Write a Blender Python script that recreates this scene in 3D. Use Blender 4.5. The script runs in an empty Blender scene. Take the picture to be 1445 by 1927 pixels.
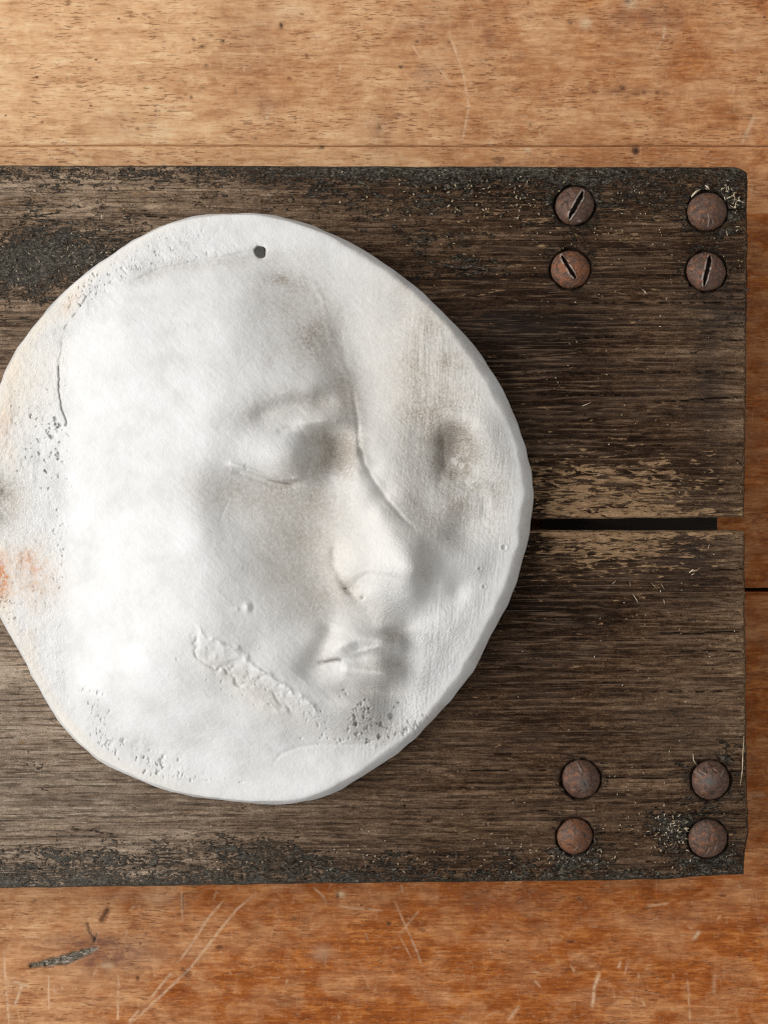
import bpy, math, random
import numpy as np
random.seed(7)
rng = np.random.default_rng(11)

# ------------------------------------------------------------------ scale
K = 0.00025            # metres per unit of measure used below (0.25 mm)
H = 2200.0             # camera height above the plank tops, in units
CX, CY = 722.5, 963.5
SC = bpy.context.scene

def P(x, y, z):
    """real position of a point measured at (x, y) on the picture and lying at height z (units above the plank tops)"""
    s = (H - z) / H
    return (x - CX) * s * K, (CY - y) * s * K, z * K

# ------------------------------------------------------------------ camera, world, light, exposure
cam_d = bpy.data.cameras.new('camera')
cam = bpy.data.objects.new('camera', cam_d); SC.collection.objects.link(cam)
cam.location = (0, 0, H * K)
cam_d.sensor_fit = 'VERTICAL'; cam_d.sensor_height = 36.0
cam_d.lens = 36.0 * H / 1927.0
cam_d.clip_start = 0.01; cam_d.clip_end = 50
SC.camera = cam

w = bpy.data.worlds.new('World'); SC.world = w; w.use_nodes = True
bg = w.node_tree.nodes['Background']
bg.inputs[0].default_value = (1.0, 0.985, 0.96, 1); bg.inputs[1].default_value = 0.45

def area(name, loc, target, sx, sy, power, col):
    d = bpy.data.lights.new(name, 'AREA'); d.shape = 'RECTANGLE'; d.size = sx; d.size_y = sy
    d.energy = power; d.color = col
    o = bpy.data.objects.new(name, d); SC.collection.objects.link(o); o.location = loc
    from mathutils import Vector
    o.rotation_euler = (Vector(target) - Vector(loc)).to_track_quat('-Z', 'Y').to_euler()
    return o
area('window_light', (-2.20, 0.18, 1.62), (0.0, 0.0, 0.0), 1.75, 1.35, 75.0, (1.0, 0.99, 0.975))

SC.view_settings.view_transform = 'Standard'; SC.view_settings.look = 'None'
SC.cycles.use_denoising = False; SC.cycles.pixel_filter_type = 'BLACKMAN_HARRIS'; SC.cycles.filter_width = 1.25
SC.view_settings.exposure = 0.0; SC.view_settings.gamma = 1.0

# ------------------------------------------------------------------ numpy noise
_T = rng.random((64, 256, 256)).astype(np.float32)
def vnoise(x, y, seed=0):
    t = _T[seed % 64]
    xi = np.floor(x); yi = np.floor(y); fx = x - xi; fy = y - yi
    xi = xi.astype(np.int64); yi = yi.astype(np.int64)
    fx = fx * fx * (3 - 2 * fx); fy = fy * fy * (3 - 2 * fy)
    a = t[yi & 255, xi & 255]; b = t[yi & 255, (xi + 1) & 255]
    c = t[(yi + 1) & 255, xi & 255]; d = t[(yi + 1) & 255, (xi + 1) & 255]
    return (a * (1 - fx) + b * fx) * (1 - fy) + (c * (1 - fx) + d * fx) * fy
def fbm(x, y, seed=0, octv=4, g=0.5):
    s = 0; a = 1.0; n = 0
    for k in range(octv):
        s = s + a * (vnoise(x * 2 ** k + 17.3 * k, y * 2 ** k + 9.1 * k, seed + k) * 2 - 1); n += a; a *= g
    return s / n
def sst(a, b, x):
    t = np.clip((x - a) / (b - a), 0, 1); return t * t * (3 - 2 * t)
def gs(x, y, cx, cy, sx, sy, rot=0.0):
    c, s = math.cos(math.radians(rot)), math.sin(math.radians(rot))
    dx, dy = x - cx, y - cy
    u = (dx * c + dy * s) / sx; v = (-dx * s + dy * c) / sy
    return np.exp(-0.5 * (u * u + v * v))
def pld(x, y, pts):
    """distance to a polyline and the fraction along it"""
    best = np.full(np.shape(x), 1e9); fr = np.zeros(np.shape(x))
    L = [math.dist(pts[i], pts[i + 1]) for i in range(len(pts) - 1)]; T = sum(L); acc = 0
    for i in range(len(pts) - 1):
        (x0, y0), (x1, y1) = pts[i], pts[i + 1]
        t = np.clip(((x - x0) * (x1 - x0) + (y - y0) * (y1 - y0)) / max(L[i] ** 2, 1e-6), 0, 1)
        d = np.hypot(x - x0 - t * (x1 - x0), y - y0 - t * (y1 - y0))
        m = d < best; best = np.where(m, d, best); fr = np.where(m, (acc + t * L[i]) / T, fr); acc += L[i]
    return best, fr
def line(x, y, pts, wd, taper=True):
    """soft stroke along a polyline; only computed near its box"""
    out = np.zeros(np.shape(x), np.float32)
    xs = [p[0] for p in pts]; ys = [p[1] for p in pts]; m = 4 * wd
    b = (x > min(xs) - m) & (x < max(xs) + m) & (y > min(ys) - m) & (y < max(ys) + m)
    if not b.any(): return out
    d, f = pld(x[b], y[b], pts)
    v = np.exp(-0.5 * (d / wd) ** 2)
    if taper: v = v * np.clip(np.minimum(f, 1 - f) * 6 + 0.25, 0, 1)
    out[b] = v; return out

# ------------------------------------------------------------------ mesh + object helpers
def link(o, parent=None, **props):
    SC.collection.objects.link(o)
    if parent is not None: o.parent = parent
    for k, v in props.items(): o[k] = v
    return o
def empty(name, loc, **props):
    o = bpy.data.objects.new(name, None); o.empty_display_size = 0.02; link(o, **props); o.location = loc; return o
def mesh(name, V, F, mat, attrs=None, smooth=True):
    """V (n,3) array, F list of faces or (m,4) array"""
    me = bpy.data.meshes.new(name)
    V = np.asarray(V, np.float32)
    if isinstance(F, np.ndarray):
        n, k = F.shape
        me.vertices.add(len(V)); me.vertices.foreach_set('co', V.ravel())
        me.loops.add(n * k); me.loops.foreach_set('vertex_index', F.astype(np.int32).ravel())
        me.polygons.add(n); me.polygons.foreach_set('loop_start', np.arange(0, n * k, k, dtype=np.int32))
        me.update(calc_edges=True)
    else:
        me.from_pydata(V.tolist(), [], F)
    if smooth: me.polygons.foreach_set('use_smooth', np.ones(len(me.polygons), bool))
    if attrs:
        for an, arr in attrs.items():
            a = me.attributes.new(an, 'FLOAT_COLOR', 'POINT')
            a.data.foreach_set('color', np.asarray(arr, np.float32).ravel())
    me.materials.append(mat); me.update(); me.validate()
    return me
def grid_faces(ny, nx):
    i = np.arange(ny * nx).reshape(ny, nx)
    return np.stack([i[:-1, :-1], i[1:, :-1], i[1:, 1:], i[:-1, 1:]], -1).reshape(-1, 4)
def grid_skirt(ny, nx, base):
    """loop of border indices of the grid, running the same way as the faces"""
    i = np.arange(ny * nx).reshape(ny, nx) + base
    return np.concatenate([i[0, :-1], i[:-1, -1], i[-1, :0:-1], i[:0:-1, 0]])

# ------------------------------------------------------------------ node helpers
class M:
    def __init__(s, name):
        s.m = bpy.data.materials.new(name); s.m.use_nodes = True; s.t = s.m.node_tree
        s.b = s.t.nodes['Principled BSDF']; s.out = s.t.nodes['Material Output']
        tc = s.t.nodes.new('ShaderNodeTexCoord'); s.co = s.vm('MULTIPLY', tc.outputs['Object'], (1 / K, 1 / K, 1 / K))
    def put(s, sock, v):
        if isinstance(v, bpy.types.NodeSocket): s.t.links.new(v, sock)
        elif v is not None:
            if isinstance(v, tuple) and len(v) == 3 and sock.type == 'RGBA': v = v + (1,)
            sock.default_value = v
    def vm(s, op, a, b):
        n = s.t.nodes.new('ShaderNodeVectorMath'); n.operation = op; s.put(n.inputs[0], a); s.put(n.inputs[1], b); return n.outputs[0]
    def ma(s, op, a, b=None, c=None, clamp=False):
        n = s.t.nodes.new('ShaderNodeMath'); n.operation = op; n.use_clamp = clamp
        s.put(n.inputs[0], a); s.put(n.inputs[1], b)
        if c is not None: s.put(n.inputs[2], c)
        return n.outputs[0]
    def noise(s, scale, detail=4, rough=0.5, dist=0.0, off=(0, 0, 0), rot=0.0):
        mp = s.t.nodes.new('ShaderNodeMapping'); s.put(mp.inputs[0], s.co)
        mp.vector_type = 'POINT'; mp.inputs['Scale'].default_value = scale if isinstance(scale, tuple) else (scale,) * 3
        mp.inputs['Location'].default_value = off; mp.inputs['Rotation'].default_value = (0, 0, math.radians(rot))
        n = s.t.nodes.new('ShaderNodeTexNoise'); s.put(n.inputs['Vector'], mp.outputs[0]); n.inputs['Scale'].default_value = 1
        n.inputs['Detail'].default_value = detail; n.inputs['Roughness'].default_value = rough; n.inputs['Distortion'].default_value = dist
        return n.outputs[0]
    def voro(s, scale, off=(0, 0, 0), rand=1.0):
        mp = s.t.nodes.new('ShaderNodeMapping'); s.put(mp.inputs[0], s.co)
        mp.inputs['Scale'].default_value = scale if isinstance(scale, tuple) else (scale,) * 3; mp.inputs['Location'].default_value = off
        n = s.t.nodes.new('ShaderNodeTexVoronoi'); s.put(n.inputs['Vector'], mp.outputs[0]); n.inputs['Scale'].default_value = 1
        n.inputs['Randomness'].default_value = rand
        return n
    def rng(s, v, a, b, c=0.0, d=1.0):
        n = s.t.nodes.new('ShaderNodeMapRange'); n.interpolation_type = 'SMOOTHSTEP'
        s.put(n.inputs[0], v); n.inputs[1].default_value = a; n.inputs[2].default_value = b
        n.inputs[3].default_value = c; n.inputs[4].default_value = d; return n.outputs[0]
    def ramp(s, v, stops):
        n = s.t.nodes.new('ShaderNodeValToRGB'); e = n.color_ramp.elements
        while len(e) < len(stops): e.new(0.5)
        for k, (p, c) in enumerate(stops): e[k].position = p; e[k].color = tuple(c) + (1,)
        s.put(n.inputs[0], v); return n.outputs[0]
    def mix(s, f, a, b, mode='MIX'):
        n = s.t.nodes.new('ShaderNodeMix'); n.data_type = 'RGBA'; n.blend_type = mode
        s.put(n.inputs[0], f); s.put(n.inputs[6], a); s.put(n.inputs[7], b); return n.outputs[2]
    def attr(s, name):
        n = s.t.nodes.new('ShaderNodeAttribute'); n.attribute_name = name
        sp = s.t.nodes.new('ShaderNodeSeparateColor'); s.t.links.new(n.outputs['Color'], sp.inputs[0])
        return sp.outputs[0], sp.outputs[1], sp.outputs[2], n.outputs['Alpha']
    def bump(s, h, dist, strength=1.0, prev=None):
        n = s.t.nodes.new('ShaderNodeBump'); n.inputs['Distance'].default_value = dist * K; n.inputs['Strength'].default_value = strength
        s.put(n.inputs['Height'], h)
        if prev is not None: s.put(n.inputs['Normal'], prev)
        return n.outputs[0]
    def done(s, col, rough, nrm=None, spec=0.5, metal=0.0):
        s.put(s.b.inputs['Base Color'], col); s.put(s.b.inputs['Roughness'], rough)
        s.put(s.b.inputs['Specular IOR Level'], spec); s.put(s.b.inputs['Metallic'], metal)
        if nrm is not None: s.put(s.b.inputs['Normal'], nrm)
        return s.m

# ================================================================== FLOOR
FZ = -225.0           # floor level below plank tops
def mat_floor():
    m = M('varnished_floor_wood')
    scr, spot, red, stain = m.attr('marks')
    crease, pale, gouge, _ = m.attr('marks_two')
    g1 = m.noise((0.006, 0.045, 1), 5, 0.62, 0.8)
    g2 = m.noise((0.020, 0.17, 1), 4, 0.6, 0.4, (3, 7, 0))
    blotch = m.noise((0.020, 0.034, 1), 6, 0.75, 0.5, (5, 1, 2))
    v = m.ma('ADD', m.ma('MULTIPLY', g1, 0.30), m.ma('ADD', m.ma('MULTIPLY', g2, 0.30), m.ma('MULTIPLY', blotch, 0.4)))
    pal = m.ramp(v, [(0.35, (0.46, 0.225, 0.100)), (0.50, (0.72, 0.43, 0.225)), (0.65, (0.88, 0.65, 0.39))])
    rd = m.ramp(v, [(0.35, (0.15, 0.030, 0.004)), (0.50, (0.33, 0.090, 0.015)), (0.65, (0.62, 0.24, 0.065))])
    hf = m.noise((0.075, 0.24, 1), 5, 0.8, 0.4, (3, 1, 8))
    v = m.ma('ADD', v, m.ma('MULTIPLY', m.ma('SUBTRACT', hf, 0.5), 0.75))
    streak = m.noise((0.006, 0.42, 1), 3, 0.6, 0.2, (8, 3, 1))
    v = m.ma('ADD', v, m.ma('MULTIPLY', m.ma('SUBTRACT', streak, 0.5), 0.22))
    bl = m.ma('ADD', red, m.rng(m.noise((0.010, 0.013, 1), 5, 0.65, 0.5, (9, 4, 1)), 0.35, 0.7, -0.20, 0.16), clamp=True)
    col = m.mix(bl, pal, rd)
    # short open pores
    po = m.noise((0.045, 0.33, 1), 2, 0.5, 0.2, (1, 8, 0))
    po2 = m.noise((0.010, 0.012, 1), 3, 0.5, 0, (4, 4, 4))
    pm = m.ma('MULTIPLY', m.rng(po, 0.585, 0.65), m.rng(po2, 0.38, 0.62, 0.25, 1.0))
    col = m.mix(m.ma('MULTIPLY', pm, 0.65), col, (0.17, 0.055, 0.018))
    pl = m.rng(m.noise((0.07, 0.20, 1), 3, 0.6, 0.3, (7, 2, 0)), 0.57, 0.68)
    inv = m.ma('SUBTRACT', 1.0, m.ma('MULTIPLY', bl, 0.6))
    col = m.mix(m.ma('MULTIPLY', m.ma('MULTIPLY', pl, 0.40), inv), col, (0.72, 0.50, 0.30))
    # rubbed nicks, random directions
    nick = None
    for rot, off, th in ((72, 3, .69), (-50, 8, .70), (12, 15, .705), (95, 21, .69)):
        a = m.noise((0.020, 0.22, 1), 3, 0.55, 0.5, (off, off * 2, 0), rot)
        a = m.rng(a, th - 0.04, th + 0.05)
        nick = a if nick is None else m.ma('MAXIMUM', nick, a)
    col = m.mix(m.ma('MULTIPLY', m.ma('MULTIPLY', nick, 0.42), inv), col, (0.74, 0.52, 0.33))
    vm_ = m.rng(m.noise((0.16, 0.035, 1), 3, 0.6, 0.3, (9, 2, 4)), 0.60, 0.70)
    col = m.mix(m.ma('MULTIPLY', m.ma('MULTIPLY', vm_, 0.26), inv), col, (0.76, 0.54, 0.34))
    # tiny dark flecks
    vo = m.voro((0.022, 0.032, 1)); fl = m.rng(vo.outputs['Distance'], 0.05, 0.10, 1, 0)
    sel = m.rng(m.noise(0.02, 2, 0.5, 0, (2, 2, 9)), 0.52, 0.62)
    col = m.mix(m.ma('MULTIPLY', m.ma('MULTIPLY', fl, sel), 0.8), col, (0.10, 0.035, 0.015))
    col = m.mix(m.ma('MULTIPLY', stain, m.rng(m.noise(0.05, 4, 0.6), 0.3, 0.7, 0.35, 1)), col, (0.17, 0.075, 0.05))
    col = m.mix(m.ma('MULTIPLY', pale, 0.8), col, (0.72, 0.55, 0.36))
    col = m.mix(m.ma('MULTIPLY', m.ma('MULTIPLY', scr, 0.75), m.rng(m.noise(0.09, 3, 0.6, 0, (4, 1, 1)), 0.30, 0.55, 0.25, 1)), col, (0.80, 0.60, 0.40))
    col = m.mix(m.ma('MULTIPLY', spot, 0.9, clamp=True), col, (0.045, 0.025, 0.018))
    gcol = m.ramp(m.noise((0.08, 0.16, 1), 4, 0.7, 0.4, (6, 6, 6)), [(0.36, (0.02, 0.018, 0.012)), (0.5, (0.14, 0.115, 0.085)), (0.64, (0.42, 0.37, 0.31))])
    col = m.mix(gouge, col, gcol)
    n1 = m.bump(m.ma('ADD', m.ma('MULTIPLY', pm, -1), m.ma('MULTIPLY', g2, 0.5)), 0.7, 0.8)
    n2 = m.bump(m.ma('ADD', nick, scr), 0.5, 0.6, n1)
    n3 = m.bump(m.noise(0.012, 3, 0.5, 0, (1, 1, 5)), 6, 0.5, n2)
    return m.done(col, m.ma('ADD', 0.5, m.ma('MULTIPLY', nick, 0.2)), n3, 0.14)
MF = mat_floor()

def floor_marks(x, y):
    z = np.zeros_like(x)
    scr, spot, stain, pale, gouge = z.copy(), z.copy(), z.copy(), z.copy(), z.copy()
    # long light scratches
    for pts, wd, a in (
        ([(242, 1930), (300, 1877), (360, 1820), (410, 1755), (445, 1712), (483, 1680)], 1.1, .9),
        ([(242, 1925), (262, 1900)], 1.2, .7),
        ([(278, 1886), (305, 1852), (325, 1828)], 1.3, .8),
        ([(335, 1812), (362, 1775), (392, 1728), (425, 1690)], 1.3, .7),
        ([(92, 1835), (92, 1900)], 1.1, .8), ([(224, 1835), (222, 1920)], 1.1, .7), ([(8, 1790), (12, 1860), (18, 1927)], 1.2, .7),
        ([(43, 1850), (28, 1895)], 1.8, .9), ([(20, 1846), (55, 1856)], 1.3, .8), ([(341, 1672), (344, 1735)], 1.0, .6),
        ([(1127, 1830), (1118, 1858), (1114, 1895)], 2.0, .9), ([(1316, 1752), (1303, 1768)], 2.2, .9),
        ([(1215, 1705), (1258, 1700)], 1.5, .5), ([(1167, 1809), (1163, 1822)], 1.6, .8), ([(977, 1893), (955, 1920)], 1.8, .7),
        ([(742, 1695), (782, 1785), (795, 1820)], 1.2, .5), ([(590, 1670), (612, 1690)], 1.3, .6), ([(636, 1705), (720, 1714)], 1.2, .6),
        ([(750, 1760), (790, 1712)], 1.1, .5), ([(1293, 1842), (1298, 1925)], 1.2, .5), ([(1345, 1830), (1342, 1870)], 2.5, .35),
        ([(845, 60), (872, 140), (882, 200), (868, 275)], 1.2, .6), ([(735, 50), (830, 40)], 1.1, .4), ([(820, 120), (850, 160)], 1.1, .4),
        ([(1250, 50), (1247, 75)], 2.0, .7), ([(1380, 100), (1400, 78), (1445, 70)], 1.2, .4), ([(1420, 215), (1395, 270)], 1.8, .6),
        ([(115, 262), (150, 295)], 1.4, .6), ([(300, 190), (288, 275)], 1.6, .35), ([(119, 0), (118, 40)], 1.2, .35),
        ([(318, 20), (310, 70), (312, 120)], 1.0, .3), ([(640, 120), (636, 170)], 1.0, .3), ([(506, 200), (502, 232)], 2.0, .5),
        ([(1395, 1500), (1445, 1495)], 1.2, .4), ([(1410, 520), (1440, 516)], 1.0, .4)):
        scr = np.maximum(scr, a * line(x, y, pts, wd))
    r = random.Random(5)
    for k in range(80):       # short nicks all over
        px, py = r.uniform(-30, 1480), r.choice([r.uniform(0, 300), r.uniform(1660, 1930), r.uniform(1660, 1930)])
        an = math.radians(r.choice([90, 80, 60, -50, 100, 10]) + r.uniform(-18, 18)); l = r.uniform(4, 22) if k % 6 else r.uniform(30, 60)
        scr = np.maximum(scr, r.uniform(.15, .5) * line(x, y, [(px, py), (px + l * math.cos(an), py - l * math.sin(an))], r.uniform(.9, 1.5)))
    # dark spots, nail marks
    for cx, cy, sx, sy, a in (
        (1196, 284, 9, 9, 1.3), (606, 277, 6, 4, .9), (530, 48, 4, 6, 1.2), (420, 78, 4, 4, 1.1), (382, 88, 5, 2.5, 1.3), (366, 75, 2.5, 4, .8),
        (398, 67, 6, 2, .8), (590, 40, 6, 3, .5), (578, 105, 4, 4, .8), (390, 125, 4, 4, .8), (382, 165, 6, 4, .6), (361, 183, 3, 2.5, .9),
        (128, 148, 2.5, 2.5, .8), (11, 75, 2, 2, .9), (405, 148, 3, 3, .5), (445, 172, 2.5, 2.5, .7), (545, 148, 5, 5, .5), (260, 243, 4, 3, .7),
        (230, 236, 2.5, 2.5, .6), (170, 130, 4, 4, .4), (482, 260, 5, 3, .6), (755, 126, 6, 3, 1.0), (785, 78, 6, 3, .7), (845, 80, 3, 3, .7),
        (1074, 42, 6, 5, .8), (1045, 36, 6, 2, .5), (751, 216, 8, 3, .8), (998, 235, 5, 6, .6), (1172, 165, 5, 5, .9), (1205, 106, 5, 3, .6),
        (1182, 101, 3, 2.5, .5), (972, 168, 7, 3, .7), (1118, 173, 6, 3, .8), (1198, 177, 8, 4, .6), (1212, 174, 5, 4, .7), (1238, 175, 5, 3, .7),
        (1252, 176, 6, 3, .8), (1160, 172, 20, 2, .5), (1085, 168, 6, 3, .5), (1015, 209, 3, 2, .5), (925, 75, 4, 4, .4), (994, 6, 3, 3, .4),
        (941, 302, 12, 7, .55), (556, 222, 3, 3, .6), (714, 240, 5, 9, .55), (1180, 2, 9, 5, .8),
        (414, 1782, 9, 4, .8), (353, 1833, 10, 9, .55), (345, 1825, 5, 4, .6), (555, 1728, 7, 5, .6), (636, 1686, 3, 6, .9), (265, 1775, 3, 2.5, 1.0),
        (260, 1840, 3.5, 5, .8), (205, 1700, 2, 2, .9), (732, 1738, 5, 4, 1.0), (795, 1750, 4, 4, .6), (1091, 1690, 7, 3, .9), (1074, 1772, 11, 2, .9),
        (1050, 1763, 5, 2, .5), (1360, 1685, 7, 2, .9), (1008, 1873, 8, 2, .6), (305, 1870, 4, 4, .6), (995, 1725, 8, 5, .3), (1135, 1675, 22, 2, .5),
        (1425, 1000, 3, 4, .5), (1420, 700, 5, 2, .4), (1438, 1450, 3, 3, .5)):
        spot = np.maximum(spot, a * gs(x, y, cx, cy, sx * .62, sy * .62) * (0.65 + 0.6 * vnoise(x / 2.2, y / 2.2, 5)))
    spot += 0.9 * line(x, y, [(203, 1712), (193, 1731)], 3.6, False) + 0.7 * line(x, y, [(165, 1738), (170, 1755), (179, 1768)], 2.2, False)
    spot += 0.7 * line(x, y, [(183, 1757), (177, 1772)], 2, False) + 0.8 * line(x, y, [(63, 1698), (70, 1692)], 1.3)
    spot += 0.5 * line(x, y, [(345, 1683), (345, 1712)], 1.6)
    stain += 0.75 * gs(x, y, 190, 1805, 45, 26) + 0.5 * gs(x, y, 150, 1770, 60, 8) + 0.55 * gs(x, y, 260, 1790, 60, 16) + 0.4 * gs(x, y, 225, 1688, 40, 6)
    stain += 0.6 * gs(x, y, 1235, 30, 38, 22) + 0.3 * gs(x, y, 1165, 35, 25, 10) + 0.45 * gs(x, y, 715, 245, 22, 30) + 0.4 * gs(x, y, 500, 205, 16, 18)
    stain += 0.3 * gs(x, y, 470, 90, 50, 60) + 0.35 * gs(x, y, 920, 60, 10, 40) + 0.28 * gs(x, y, 820, 50, 50, 45) + 0.25 * gs(x, y, 240, 235, 60, 25)
    stain += 0.3 * gs(x, y, 1190, 170, 60, 8) + 0.35 * gs(x, y, 950, 1700, 90, 22) + .3 * gs(x, y, 1300, 1720, 100, 15)
    pale += 0.8 * gs(x, y, 1101, 44, 8, 7) + 0.7 * gs(x, y, 1185, 6, 8, 8) + 0.7 * gs(x, y, 993, 282, 4, 4) + 0.5 * gs(x, y, 200, 1817, 9, 3)
    pale += 0.8 * gs(x, y, 642, 1683, 5, 4) + 0.35 * gs(x, y, 605, 1795, 14, 10) + 0.25 * gs(x, y, 300, 1690, 20, 8) + .3 * gs(x, y, 545, 20, 30, 12) + .3 * gs(x, y, 800, 145, 20, 20)
    # the torn gouge at lower left
    d, f = pld(x, y, [(58, 1817), (90, 1812), (125, 1805), (148, 1797), (168, 1790), (183, 1785)])
    wd = np.interp(f, [0, .25, .55, .75, 1], [4, 8, 11, 9, 4]) + 3 * (vnoise(x / 6, y / 6, 9) - .5)
    gouge = np.maximum(gouge, sst(1.5, -1.5, d - wd * .85))
    red = 0.02 + 0.62 * sst(120, 1250, x) + 0.1 * fbm(x / 160, y / 120, 30, 3)  # redder wood to the right, with the window light's falloff painted in
    red = np.where(y > 400, 0.60 + 0.40 * sst(60, 600, x) + 0.12 * fbm(x / 130, y / 60, 33, 3), red)
    red = np.where((y > 280) & (y < 1090), np.maximum(red, 0.15 + 0.85 * sst(300, 520, y)), red)  # strip beside the panel: its shadow on the floor painted redder and darker
    red += 0.28 * gs(x, y, 500, 120, 110, 110) + 0.12 * gs(x, y, 860, 130, 90, 110)
    return scr, np.clip(spot, 0, 1.2), np.clip(red, 0, 1), np.clip(stain, 0, .85), pale, gouge, d

floor = empty('floor', (0, 0, FZ * K), kind='structure', label='orange brown scratched wooden floor of wide boards under the panel')
def axis(a, segs):
    out = [a]
    for to, st in segs:
        n = max(1, int(round((to - out[-1]) / st))); out += list(np.linspace(out[-1], to, n + 1)[1:])
    return np.array(out)
def floorboard(y0, y1, ysegs, edge0=1.2, edge1=1.2):
    xs = axis(-1900, [(-30, 80), (1475, 2.5), (3300, 80)]); ys = axis(y0, ysegs)
    X, Y = np.meshgrid(xs, ys)
    wob = 1.2 * fbm(X / 210, Y * 0, 41, 3)
    scr, spot, red, stain, pale, gouge, gd = floor_marks(X, Y)
    hz = 0.8 * fbm(X / 300, Y / 70, 50, 3) - 0.7 * scr * (pale < .5) - 2.2 * np.clip(spot, 0, 1) - 5 * gouge * (.4 + vnoise(X / 8, Y / 5, 8))
    e = np.minimum(Y - y0, y1 - Y); hz -= 1.8 * np.exp(-(e / 1.8) ** 2)
    Yw = Y + wob * (np.abs(Y - y0) < 40) + wob * (np.abs(Y - y1) < 40)
    x, y, z = P(X, Yw, FZ + hz * 1.0)
    top = np.stack([x, y, z - FZ * K], -1).reshape(-1, 3)
    ny, nx = X.shape; F = grid_faces(ny, nx)
    sk = grid_skirt(ny, nx, 0); b = top[sk].copy(); b[:, 2] = -70 * K
    i2 = np.arange(len(sk)) + len(top); nxt = np.roll(np.arange(len(sk)), -1)
    F2 = np.stack([sk, sk[nxt], i2[nxt], i2], -1)
    A = np.stack([scr, spot, red, stain], -1).reshape(-1, 4); B = np.stack([0 * X, pale, gouge, 0 * X], -1).reshape(-1, 4)
    A = np.vstack([A, A[sk]]); B = np.vstack([B, B[sk]])
    me = mesh('floorboard', np.vstack([top, b]), np.vstack([F, F2]), MF, {'marks': A, 'marks_two': B})
    return link(bpy.data.objects.new('floorboard', me), floor)
floorboard(-560, 274.0, [(-20, 60), (274.0, 2.6)])
floorboard(276.0, 1106, [(345, 2.4), (960, 5), (1106, 3)])
floorboard(1114, 1990, [(1640, 8), (1940, 2.4), (1990, 25)])
floorboard(1993, 2800, [(2800, 80)])
floorboard(-1400, -563, [(-563, 80)])
mdk = M('gap_shade_wood'); MD = mdk.done(mdk.ramp(mdk.noise((.01, .1, 1), 3), [(.3, (0.012, 0.008, 0.006)), (.7, (0.03, 0.02, 0.014))]), 0.9)  # near-black colour paints in the shade seen down the gaps
def box(x0, x1, y0, y1, z0, z1):
    v = []
    for z in (z0, z1):
        for xx, yy in ((x0, y0), (x1, y0), (x1, y1), (x0, y1)): v.append(((xx - CX) * K, (CY - yy) * K, z * K))
    return v, [(0, 1, 2, 3), (7, 6, 5, 4), (0, 4, 5, 1), (1, 5, 6, 2), (2, 6, 7, 3), (3, 7, 4, 0)]
v, f = box(-1600, 3200, -1200, 2700, -110, -72)
link(bpy.data.objects.new('subfloor', mesh('subfloor', v, f, MD, smooth=False)), floor)

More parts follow.
